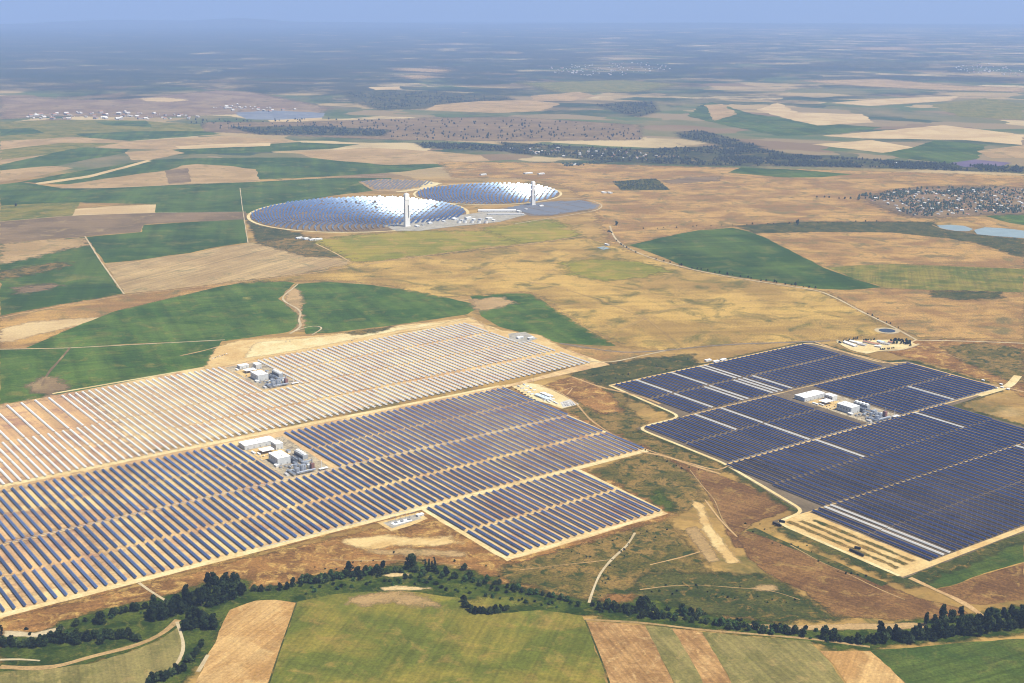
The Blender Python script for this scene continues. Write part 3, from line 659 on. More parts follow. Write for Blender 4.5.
for pts in ([(690,470),(702,486),(715,500),(722,520),(735,535)],[(640,590),(668,586),(700,585),(735,588),(770,590),(800,600)],[(520,570),(542,568),(560,565),(585,563),(610,560)],[(790,545),(820,562),(850,575),(880,590),(905,600)],
            [(330,560),(365,561),(400,560),(440,563),(470,568)],[(920,345),(945,353),(960,360),(990,364),(1024,372)],[(620,330),(660,312),(700,300),(740,302),(780,300)],[(440,262),(480,268),(520,280),(560,288),(600,300),(645,318),(680,345)],[(530,285),(552,270),(580,260),(600,252),(612,240)]):
    roadpx('faint_track', pts, 2.4, 'tan', .9)
# ------------------------------------------------------------------ blue ridge beyond the plain
def ridge():
    mb = MB(); n = 120; rows = 8
    pts = []
    for j in range(rows):
        for i in range(n):
            t = i / (n - 1); x = -34000 + 60000 * t; d = 56000 + j * 1800
            env = max(.12, math.exp(-((x + 15000) / 9000) ** 2) * 1.0 + .45 * math.exp(-((x - 9000) / 9000) ** 2))
            h = 330 * env * math.sin(math.pi * j / (rows - 1)) * (.75 + .5 * noise.noise((x / 3500, j * .3, 3))) 
            pts.append((x, d, zg(x, d) - 5 + max(0, h)))
    mb.v = pts
    for j in range(rows - 1):
        for i in range(n - 1): mb.f.append((j*n+i, j*n+i+1, (j+1)*n+i+1, (j+1)*n+i)); mb.m.append(0)
    o = mb.build('hills', M['woodland']); tag(o, kind='structure')
ridge()

# ------------------------------------------------------------------ sun direction (late morning, high in the south)
SUN_AZ, SUN_EL = R(146), R(61)
hx = -math.cos(SUN_AZ) * SA[0] + math.sin(SUN_AZ) * EA[0]; hy = -math.cos(SUN_AZ) * SA[1] + math.sin(SUN_AZ) * EA[1]
SUN = Vector((hx * math.cos(SUN_EL), hy * math.cos(SUN_EL), math.sin(SUN_EL)))

# ------------------------------------------------------------------ parabolic trough collectors
ZB, PIV, ZV = .4, 3.3, -.35
def para(mb, x0, x1, ns, mf, mk):
    f4 = 4 * 1.71; ys = [-2.885 + 5.77 * i / ns for i in range(ns + 1)]
    for i in range(ns):
        y0, y1 = ys[i], ys[i+1]; z0, z1 = ZV + y0*y0/f4, ZV + y1*y1/f4
        mb.face([(x0,y0,z0),(x1,y0,z0),(x1,y1,z1),(x0,y1,z1)], mf)
        mb.face([(x0,y1,z1-.06),(x1,y1,z1-.06),(x1,y0,z0-.06),(x0,y0,z0-.06)], mk)
def mirror_mb(mods=12, ns=8):
    mb = MB(); L = 152.0 / mods
    for k in range(mods): para(mb, -76 + k*L + .04, -76 + (k+1)*L - .04, ns, 0, 1)
    mb.box(-75.6, -.32, ZV-.72, 75.6, .32, ZV-.08, 1)
    for k in range(1, mods):                                    # cantilever arms behind the glass
        x = -76 + k*L - L/2
        for s in (-1, 1): mb.tube((x, 0, ZV-.5), (x, s*2.3, ZV+.55), .09, .05, 4, 1)
    return mb
def frame_mb(mods=12):
    mb = MB(); L = 148.0 / mods
    for k in range(mods + 1):
        x = -74 + k*L; w = .34 if k != mods // 2 else .7
        mb.box(x-w/2, -.5, -.4, x+w/2, .5, 2.3, 0); mb.box(x-w, -.9, -.4, x+w, .9, .15, 1)
    mb.box(-74, -.2, -.4, 74, .2, .02, 1)
    return mb
def tube_mb():
    mb = MB(); mb.tube((-74,0,1.32),(74,0,1.32),.07,n=6,m=0)
    for k in range(13):
        x = -74 + k*148/12; mb.tube((x,0,ZV),(x,0,1.3),.05,n=4,m=1)
    return mb
ME_frame = frame_mb().mesh('support_frame', [M['trim'], M['mast']])
ME_tube = tube_mb().mesh('receiver_tube', [M['darksteel'], M['steel']])
ME_mirror = {'L': mirror_mb().mesh('mirror', [M['mirrorL'], M['backL']]), 'R': mirror_mb().mesh('mirror', [M['mirrorR'], M['backL']]),
             'W': mirror_mb().mesh('mirror', [M['mirrorL'], M['backW']])}
TILT = {'L': R(17), 'R': R(17), 'W': R(197)}
coll = []                                                       # every collector: centre a, b, strip, place in strip, look
def strip(sid, a_of, b_list, look, whites=()):
    for k, b in enumerate(b_list):
        lk = 'W' if any(abs(b - w) < 9.7 for w in whites) else look
        a0, a1 = a_of(b); coll.append([(a0 + a1) / 2, b, sid, k, lk])
near_b = [2076 - 19.2 * k for k in range(90)]                   # counted from the east end
for sid, a0, a1, hole in (('L1',-2984,-2834,1), ('L2',-2826,-2678,1), ('L3',-2662,-2513,0), ('L4',-2497,-2349,0)):
    sh = 4 if a0 < -2800 else -8
    strip(sid, lambda b, a0=a0, a1=a1: (a0, a1), [b + sh for b in near_b if not (hole and 1243 < b + sh < 1372) and b > 400], 'L')
tri_b = [1827 - 19.45 * k for k in range(22)]
strip('T1', lambda b: (-2326,-2176), tri_b, 'L'); strip('T2', lambda b: (-2164,-2015), tri_b, 'L')
far_b = [2456 - 19.2 * k for k in range(100)]
nN = lambda b: -3641 - .037*(b-800); nM = lambda b: -3334 - .029*(b-800); nS = lambda b: -3022 - .017*(b-800)
okF = lambda b: b < 2428 and not 1512 < b < 1628
strip('F1', lambda b: (nN(b), nN(b)+149), [b for k, b in enumerate(far_b) if okF(b) and (b > 1010 or k % 2)], 'W'); strip('F2', lambda b: (nM(b)-154, nM(b)-5), [b for k, b in enumerate(far_b) if okF(b) and (b > 1010 or k % 2)], 'W')
strip('F3', lambda b: (nM(b)+6, nM(b)+155), far_b, 'W'); strip('F4', lambda b: (nS(b)-149, nS(b)), far_b, 'W')
PR = 19.7
def rr(b0, b1, hole=None):
    n = int((b1 - b0) / PR) + 1
    return [b0 + PR*k for k in range(n) if not (hole and hole[0] < b0 + PR*k < hole[1])]
strip('R1', lambda b: (-2820,-2668), rr(2372,3178), 'R', (2448,2579,2598,2697,2716,2732))
strip('R2', lambda b: (-2651,-2500), rr(2370,3160), 'R', (2441,2576,2595,2692,2711,2730,2757))
strip('R3', lambda b: (-2475,-2324), rr(2188,3258,(2676,2836)), 'R', (2370,2468))
strip('R4', lambda b: (-2309,-2160), rr(2186,3258,(2676,2836)), 'R', (2464,3045))
strip('R5', lambda b: (-2140,-1991), rr(2158,2992), 'R', (2467,2860))
strip('R6', lambda b: (-1979,-1830), rr(2150,2992), 'R', ())
strip('R7', lambda b: (-1817,-1667), rr(2104,2992), 'R', (2143,2163,2860))
strip('R8', lambda b: (-1655,-1508), rr(2102,2992), 'R', (2143,2163))
def in_view(a, b, m=6):
    for da in (-74, 0, 74):
        px, py = proj(*AB(a + da, b))
        if -m < px < 1024 + m and py < 690: return True
    return False
coll = [c for c in coll if in_view(c[0], c[1])]
coll.sort(key=lambda c: math.hypot(*AB(c[0], c[1])))
WHERE = {'L4':('right','front strip of the left field'), 'L3':('right','second strip of the left field'), 'L2':('right','third strip of the left field'),
         'T2':('right','front half of the small block'), 'T1':('right','back half of the small block'),
         'R8':('left','front strip of the right field'), 'R7':('left','second strip of the right field'), 'R6':('left','third strip of the right field'),
         'R5':('left','fourth strip of the right field'), 'L1':('right','fourth strip of the left field')}
protos = {}
for c in coll[:300]:
    a, b, sid, k, lk = c; x, y = AB(a, b)
    if lk not in protos:
        r = thing('parabolic_trough', x, y, TH, ZB); mo = link('mirror', ME_mirror[lk], r, (0,0,PIV), (TILT[lk],0,0))
        link('receiver_tube', ME_tube, mo); link('support_frame', ME_frame, r); protos[lk] = (r, kid_map(r))
    else:
        r = copy_tree(*protos[lk]); r.location = (x, y, ZB)
    for ch in r.children:
        pass
    if sid[0] == 'R': r.scale = (1.04, 1, 1)
    for ch in r.children:
        if ch.name.startswith('mirror'): ch.rotation_euler[0] = TILT[lk] + random.gauss(0, R(2.6))
    end, where = WHERE.get(sid, ('left', 'far field'))
    look = 'upturned blue mirror trough' if lk != 'W' else 'white backed overturned trough'
    tag(r, f'{look}, {nth(k+1)} from the {end} in the {where}', 'solar trough', 'parabolic troughs in long parallel rows')
mb = MB()
low = {}
for lk in 'LRW':
    t = MB(); L = 152.0 / 6
    for k in range(6): para(t, -76 + k*L + .05, -76 + (k+1)*L - .05, 6, {'L':0,'R':1,'W':0}[lk], 3 if lk == 'W' else 2)
    t.box(-75.6, -.32, ZV-.72, 75.6, .32, ZV-.08, 3 if lk == 'W' else 2); low[lk] = t
for a, b, sid, k, lk in coll[300:]:
    x, y = AB(a, b)
    q = Matrix.Translation((x, y, ZB)) @ Matrix.Rotation(TH, 4, 'Z') @ Matrix.Diagonal((1.04 if sid[0] == 'R' else 1, 1, 1, 1))
    qm = q @ Matrix.Translation((0,0,PIV)) @ Matrix.Rotation(TILT[lk] + random.gauss(0, R(2.6)), 4, 'X')
    t = low[lk]; n = len(mb.v)
    mb.v += [tuple(qm @ Vector(p)) for p in t.v]; mb.f += [tuple(n + i for i in f) for f in t.f]; mb.m += t.m
    t2 = MB()
    for j in range(7):
        xx = -74 + j*148/6; t2.box(xx-.25, -.5, -.4, xx+.25, .5, 2.3, 4)
    n = len(mb.v); mb.v += [tuple(q @ Vector(p)) for p in t2.v]; mb.f += [tuple(n + i for i in f) for f in t2.f]; mb.m += t2.m
o = mb.build('trough_rows', [M['mirrorL'], M['mirrorR'], M['backL'], M['backW'], M['trim']])
tag(o, 'farther rows of parabolic troughs, white backed in the far left field, blue elsewhere', 'solar troughs', kind='stuff')
# pale header pipes on low supports along the service roads
for a, b0, b1, where in ((-2674,600,2080,'across the middle of the left field'), (-2344,1020,1404,'at the front edge beside the small substation'), (-2156,2180,3240,'beside the broad road across the right field')):
    x, y = AB(a, (b0+b1)/2); t = MB(); L = (b1-b0)/2
    for s in (-.7, .7): t.tube((s,-L,1.1),(s,L,1.1),.2,n=8)
    n = int(2*L/12)
    r = thing('header_pipe', x, y, TH, ZB, f'pale insulated header pipe {where}', 'pipe'); t.build('pipe', M['tank'], r)
    s_ = MB()
    for i in range(n + 1): s_.box(-.9, -L + 12*i - .2, -.4, .9, -L + 12*i + .2, .7)
    s_.build('pipe_support', M['steel'], r)

# ------------------------------------------------------------------ heliostat fields and towers
def helio_mb(nrm, full=True):
    mb = MB(); n = Vector(nrm).normalized(); u = Vector((0,0,1)).cross(n).normalized(); w = n.cross(u); c = Vector((0,0,6.2)) + n*.4
    P = lambda i, j, k: tuple(c + u*i + w*j + n*k)
    for j0, j1 in ((-5.0,-.12),(.12,5.0)):
        mb.face([P(-7.0,j0,0),P(7.0,j0,0),P(7.0,j1,0),P(-7.0,j1,0)], 0)
        mb.face([P(-7.0,j1,-.12),P(7.0,j1,-.12),P(7.0,j0,-.12),P(-7.0,j0,-.12)], 1)
    if full: mb.tube(P(-5.6,0,-.4), P(5.6,0,-.4), .28, n=5, m=1)
    mb.tube((0,0,-.4), tuple(Vector((0,0,6.2))), .38, .3, 6, 1)
    return mb
HM = [M['mirrorH'], M['backW'], M['steel']]
hs = []
for name, P, C, rad, dr, dz, rec in (('left', P20, C20, 556, 27, 27, 150), ('right', P10, C10, 408, 27.5, 27.5, 100)):
    ring = 0; r = 62.0
    while r < 2.2 * rad:
        n = int(2*math.pi*r / dz); sel = []
        for i in range(n):
            th = 2*math.pi*(i + .5*(ring % 2)) / n
            x, y = P[0] + r*math.cos(th), P[1] + r*math.sin(th)
            if math.hypot(x-C[0], y-C[1]) < rad and (x-P[0])*-SA[0] + (y-P[1])*-SA[1] > 20:
                sel.append((x, y, th))
        sel.sort(key=lambda s: (s[0]-P[0])*EA[0] + (s[1]-P[1])*EA[1])
        for i, s in enumerate(sel):
            if random.random() < .985: hs.append((s[0], s[1], name, ring, i, P, rec))
        ring += 1; r += dr * (1 + r / 9000)
hs.sort(key=lambda h: math.hypot(h[0], h[1]))
mb = MB()
for q, (x, y, name, ring, i, P, rec) in enumerate(hs):
    t = (Vector((P[0], P[1], rec)) - Vector((x, y, 6))).normalized()
    nrm = (t + SUN).normalized()
    if random.random() < .02: nrm = Vector((random.uniform(-.2,.2), random.uniform(-.2,.2), 1)).normalized()
    nrm = (nrm + Vector((random.gauss(0,.012), random.gauss(0,.012), 0))).normalized()
    if q < 300:
        o = helio_mb(nrm).build('heliostat', HM); o.location = (x, y, .6)
        tag(o, f'tilted blue heliostat, {nth(i+1)} from the left in {nth(ring+1)} ring behind the {name} tower', 'heliostat', 'heliostats in arcs around the solar towers')
    else:
        t = helio_mb(nrm, False); n = len(mb.v)
        mb.v += [(p[0]+x, p[1]+y, p[2]+.6) for p in t.v]; mb.f += [tuple(n+k for k in f) for f in t.f]; mb.m += t.m
tag(mb.build('heliostat_arcs', HM), 'farther arcs of blue heliostats filling both round fields', 'heliostats', kind='stuff')

def tower(P, h, w, d, slot0, slot1, label):
    r = thing('solar_tower', P[0], P[1], TH, .3, label, 'tower')
    hw, hd = w/2, d/2; ys0, ys1 = w*.08, w*.30
    t = MB()
    t.box(-hd, -hw, -1, hd, ys0, h*.80); t.box(-hd, ys1, -1, hd, hw, h*.80)
    t.box(-hd+.3, ys0, -1, hd-.3, ys1, h*slot0); t.box(-hd+.3, ys0, h*slot1, hd-.3, ys1, h*.80)
    t.box(-hd-1.2, -hw-1, -1, hd+1.2, hw+1, 5)
    t.build('shaft', M['conc'], r)
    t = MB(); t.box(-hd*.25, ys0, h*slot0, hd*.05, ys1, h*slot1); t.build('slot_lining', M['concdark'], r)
    t = MB(); t.box(-hd-.6, -hw*.86, h*.80, hd+.6, hw*.86, h*.97); t.box(-hd+1, -hw*.6, h*.97, hd-1, hw*.6, h); t.cyl(0, 0, h, h+5, .5, .2, 6)
    hd_ = t.build('head', M['receiver'], r)
    t = MB(); t.box(-hd-1.2, -hw*.7, h*.82, -hd-.62, hw*.7, h*.95); t.build('receiver', M['receiver'], hd_)
tower(P20, 165, 27, 17, .26, .64, 'tall pale concrete solar tower with a dark slot, nearer left of two')
tower(P10, 132, 22, 15, .22, .60, 'slimmer cream solar tower standing behind, right of two')

def inside(p, poly):
    r = False; j = len(poly) - 1
    for i in range(len(poly)):
        a, b = poly[i], poly[j]
        if (a[1] > p[1]) != (b[1] > p[1]) and p[0] < (b[0]-a[0]) * (p[1]-a[1]) / (b[1]-a[1]) + a[0]: r = not r
        j = i
    return r
pvE = [G(*p) for p in [(505,209),(527,204.2),(560,201.5),(582,200.8),(598,204.8),(595,208.6),(570,212.3),(550,215.2),(533,215.2)]]
row = 0
for ra in range(-6200, -4800, 17):
    seg = [b for b in range(3600, 5400, 13) if inside(AB(ra, b), pvE)]
    if len(seg) < 3: continue
    row += 1; k = 0
    while len(seg) > 2:
        part, seg = seg[:9], seg[9:]; k += 1
        b0, b1 = part[0], part[-1]
        if b1 - b0 < 20 or random.random() < .06: continue
        x, y = AB(ra, (b0+b1)/2); L = (b1-b0)/2; t = MB()
        t.face([(4.0,-L,1.2),(4.0,L,1.2),(-4.0,L,4.6),(-4.0,-L,4.6)], 0); t.face([(-4.0,-L,4.5),(-4.0,L,4.5),(4.0,L,1.1),(4.0,-L,1.1)], 1)
        for yy in (-L+2, 0, L-2):
            t.box(2.6,yy-.2,-.5,3.0,yy+.2,1.5,1); t.box(-3.0,yy-.2,-.5,-2.6,yy+.2,4.0,1)
        o = t.build('solar_panel_row', [M['pv'], M['steel']]); o.location = (x, y, .5); o.rotation_euler[2] = TH
        tag(o, f'panel row by the right tower, {nth(k)} from left in {nth(row)} line from back', 'solar panels', 'flat panel rows beside the tower plants')
pvW = [G(*p) for p in [(362,182.2),(382,179.8),(428,181.6),(434,184),(407,189.5),(376,190.4)]]
row = 0
for ra in range(-7600, -6400, 34):
    seg = [b for b in range(2800, 4800, 30) if inside(AB(ra, b), pvW)]
    if seg: row += 1
    for k, b in enumerate(seg):
        x, y = AB(ra + random.uniform(-3,3), b + random.uniform(-3,3)); t = MB()
        n = Vector((.45, -.1, .88)); u = Vector((0,1,0)); w = n.cross(u).normalized(); c = Vector((0,0,5)); u = w.cross(n)
        P_ = lambda i, j: tuple(c + u*i + w*j)
        t.face([P_(-7,-5),P_(7,-5),P_(7,5),P_(-7,5)][::-1], 0); t.face([tuple(Vector(P_(i,j)) - n*.15) for i, j in ((-7,-5),(7,-5),(7,5),(-7,5))], 1)
        t.tube((0,0,-.5),(0,0,5),.35,n=6,m=1)
        o = t.build('tracking_panel', [M['pv'], M['steel']]); o.location = (x, y, .6); o.rotation_euler[2] = TH + random.uniform(-.05,.05)
        tag(o, f'tracking panel in the pale lot behind the tower, {nth(k+1)} from the left in {nth(row)} line', 'solar panel', 'tracking panels in the pale lot')

# ------------------------------------------------------------------ power blocks
def at(a, b, name, label, cat, group=None, rz=0.0, z=.4):
    x, y = AB(a, b); return thing(name, x, y, TH + rz, z, label, cat, group)
def gable(mb, x0, y0, x1, y1, z, h, ov=.6, m=0):
    """low gable roof, ridge along the longer side"""
    x0 -= ov; y0 -= ov; x1 += ov; y1 += ov
    if (x1 - x0) >= (y1 - y0):
        c = (y0 + y1) / 2
        A_, B_ = [(x0,y0,z),(x1,y0,z),(x1,c,z+h),(x0,c,z+h)], [(x1,y1,z),(x0,y1,z),(x0,c,z+h),(x1,c,z+h)]
        E1, E2 = [(x0,y1,z),(x0,y0,z),(x0,c,z+h)], [(x1,y0,z),(x1,y1,z),(x1,c,z+h)]
    else:
        c = (x0 + x1) / 2
        A_, B_ = [(x0,y1,z),(x0,y0,z),(c,y0,z+h),(c,y1,z+h)], [(x1,y0,z),(x1,y1,z),(c,y1,z+h),(c,y0,z+h)]
        E1, E2 = [(x0,y0,z),(x1,y0,z),(c,y0,z+h)], [(x1,y1,z),(x0,y1,z),(c,y1,z+h)]
    for f in (A_, B_, E1, E2): mb.face(f, m)
    mb.face([(x0,y1,z-.02),(x1,y1,z-.02),(x1,y0,z-.02),(x0,y0,z-.02)], m)
def hall(a, b, L, W, h, name, label, roof='white', wall='whitewall', flat=False, doors=2, wins=4, rh=1.6, rz=0., cat='building', group=None):
    """a building centred at a, b; L along the rows, W across"""
    r = at(a, b, name, label, cat, group, rz); l, w = L/2, W/2
    t = MB(); t.box(-l,-w,-.6,l,w,h); wl = t.build('wall', M[wall], r)
    t = MB()
    if flat: t.box(-l-.3,-w-.3,h,l+.3,w+.3,h+.7)
    else: gable(t, -l, -w, l, w, h + .02, rh)
    rf = t.build('roof', M[roof], r)
    t = MB()
    for i in range(max(1, int(L/16))): t.box(-l+8+i*16-1.0,-1,h+.6,-l+8+i*16+1.0,1,h+rh+1.2)
    if L > 30 or W > 30:
        t.build('roof_vent', M['trim'], rf)
    for i in range(doors):
        y = -w + (i + .5) * W / doors; t = MB(); t.box(l,y-2,-.3,l+.12,y+2,min(5,h*.7)); t.build('door', M['trim'], r)
    for i in range(wins):
        x = -l + (i + .5) * L / wins; t = MB(); t.box(x-1.6,-w-.12,h*.45,x+1.6,-w,h*.7); t.build('window', M['glass'], r)
    return r
def awning(a, b, L, W, h, label, roof='white'):
    r = at(a, b, 'awning', label, 'shelter'); l, w = L/2, W/2
    t = MB(); t.box(-l,-w,h,l,w,h+.6); t.build('roof', M[roof], r)
    for i in (-1, 0, 1):
        for j in (-1, 1):
            t = MB(); t.box(i*(l-1)-.25,j*(w-.6)-.25,-.5,i*(l-1)+.25,j*(w-.6)+.25,h); t.build('post', M['steel'], r)
def tank(a, b, rad, h, label, group, mat='tank', z=.4):
    r = at(a, b, 'storage_tank', label, 'tank', group)
    t = MB(); t.cyl(0,0,-.5,h,rad,n=20); t.build('shell', M[mat], r)
    t = MB(); t.cyl(0,0,h,h+rad*.25,rad*1.01,rad*.15,n=20); t.build('roof', M['steel'], r)
    t = MB(); t.box(rad,-.3,-.3,rad+.25,.3,h+.8); t.build('ladder', M['darksteel'], r)
def cooling(a, b, label, n=4):
    r = at(a, b, 'cooling_tower', label, 'cooling tower'); L = n*12.0
    t = MB(); t.box(-L/2,-7,-.5,L/2,7,11); t.build('casing', M['trim'], r)
    t = MB()
    for k in range(7): t.box(-L/2+.4,-7.25,1+k*.8,L/2-.4,-7.02,1.45+k*.8); t.box(-L/2+.4,7.02,1+k*.8,L/2-.4,7.25,1.45+k*.8)
    t.build('louvre', M['darksteel'], r)
    for k in range(n):
        t = MB(); t.cyl(-L/2+6+12*k,0,11,14,5.0,4.4,16); t.build('fan_stack', M['white'], r)
def steam(a, b, label):
    r = at(a, b, 'steam_generator', label, 'machinery'); t = MB()
    for x in (-16,-8,0,8,16):
        for y in (-6,6): t.box(x-.3,y-.3,-.5,x+.3,y+.3,15)
        t.box(x-.3,-6,14.4,x+.3,6,15); t.box(x-.3,-6,7,x+.3,6,7.5)
    for z in (7.2,14.7):
        for y in (-6,6): t.box(-16,y-.25,z-.3,16,y+.25,z+.3)
    t.build('steel_frame', M['darksteel'], r)
    for i, (y, z, rd) in enumerate(((-3,9.6,1.9),(3,9.6,1.9),(-3,3.4,2.2),(3,3.4,2.2))):
        t = MB(); t.tube((-14,y,z),(14,y,z),rd,n=12); t.build('vessel', M['tank' if i % 2 else 'steel'], r)
def heater(a, b, label):
    r = at(a, b, 'fired_heater', label, 'machinery')
    t = MB(); t.box(-5,-4,2,5,4,15); t.build('firebox', M['rust'], r)
    t = MB(); t.cyl(0,0,15,27,1.5,1.2,10); t.build('chimney', M['steel'], r)
    for x in (-4.4,4.4):
        for y in (-3.4,3.4):
            t = MB(); t.box(x-.4,y-.4,-.5,x+.4,y+.4,2); t.build('leg', M['darksteel'], r)
def piperack(a, b, L, label, rz=0.):
    r = at(a, b, 'pipe_rack', label, 'pipework', rz=rz); t = MB(); n = int(L/8)
    for k in range(n+1):
        x = -L/2 + k*8
        for y in (-3,3): t.box(x-.25,y-.25,-.5,x+.25,y+.25,7)
        t.box(x-.2,-3,6.3,x+.2,3,6.7); t.box(x-.2,-3,4.3,x+.2,3,4.7)
    t.build('trestle', M['steel'], r); t = MB()
    for i, y in enumerate((-2.2,-1.1,.2,1.4,2.3)): t.tube((-L/2,y,7.1+(i%2)*.1),(L/2,y,7.1+(i%2)*.1),.45 if i % 2 else .3,n=7); t.tube((-L/2,y,5.1),(L/2,y,5.1),.35,n=7)
    t.build('pipe', M['tank'], r)
def transformer(a, b, label, group=None, rz=0.):
    r = at(a, b, 'transformer', label, 'transformer', group, rz)
    t = MB(); t.box(-3,-2,-.4,3,2,4.2); t.build('tank', M['trim'], r)
    for s in (-1,1):
        t = MB()
        for k in range(6): t.box(-2.6+k*.95,s*2.15 if s > 0 else -3.3,.3,-2.3+k*.95,3.3 if s > 0 else -2.15,3.6)
        t.build('radiator', M['steel'], r)
    for k in (-1.8,0,1.8):
        t = MB(); t.cyl(k,0,4.2,6.6,.35,.15,8); t.build('bushing', M['rust'], r)
def gantry(a, b, w, label, group=None, rz=0.):
    r = at(a, b, 'gantry', label, 'gantry', group, rz)
    for s in (-1,1):
        t = MB(); t.tube((-.8,s*w/2,-.4),(0,s*w/2,11),.22,.15,4); t.tube((.8,s*w/2,-.4),(0,s*w/2,11),.22,.15,4); t.build('post', M['steel'], r)
    t = MB(); t.box(-.35,-w/2,10.4,.35,w/2,11); t.build('beam', M['steel'], r)
def cabin(a, b, L, W, h, label, group, mat='white', rz=0.):
    r = at(a, b, 'site_cabin', label, 'cabin', group, rz)
    t = MB(); t.box(-L/2,-W/2,-.4,L/2,W/2,h); t.build('wall', M['whitewall'], r)
    t = MB(); t.box(-L/2-.15,-W/2-.15,h,L/2+.15,W/2+.15,h+.25); t.build('roof', M[mat], r)
    t = MB(); t.box(-.5,-W/2-.08,0,.5,-W/2,2.1); t.build('door', M['trim'], r)
    t = MB(); t.box(L*.2,-W/2-.08,1,L*.2+1.4,-W/2,2); t.build('window', M['glass'], r)
def car(a, b, label, paint, group, rz=0., van=False):
    r = at(a, b, 'parked_van' if van else 'parked_car', label, 'van' if van else 'car', group, rz, .7)
    t = MB(); prof = [(-2.2,.35),(2.15,.35),(2.2,.8),(1.3,.95),(.6,1.45),(-1.2,1.5),(-2.1,1.0)] if not van else [(-2.7,.4),(2.6,.4),(2.6,1.0),(2.0,1.3),(1.5,2.1),(-2.7,2.2)]
    n = len(prof)
    for s, y in ((0,-.9),(1,.9)):
        f = [(x,y,z) for x, z in prof]; t.face(f[::-1] if s else f)
    for i in range(n):
        p, q = prof[i], prof[(i+1)%n]; t.face([(p[0],.9,p[1]),(q[0],.9,q[1]),(q[0],-.9,q[1]),(p[0],-.9,p[1])])
    t.build('body', M[paint], r)
    t = MB(); t.box(-1.1,-.93,1.0,.7,.93,1.38); t.build('side_window', M['glass'], r)
    for x in (-1.4,1.4):
        for y in (-.8,.8):
            t = MB(); t.tube((x,y-.12,.33),(x,y+.12,.33),.33,n=10); t.build('wheel', M['rubber'], r)

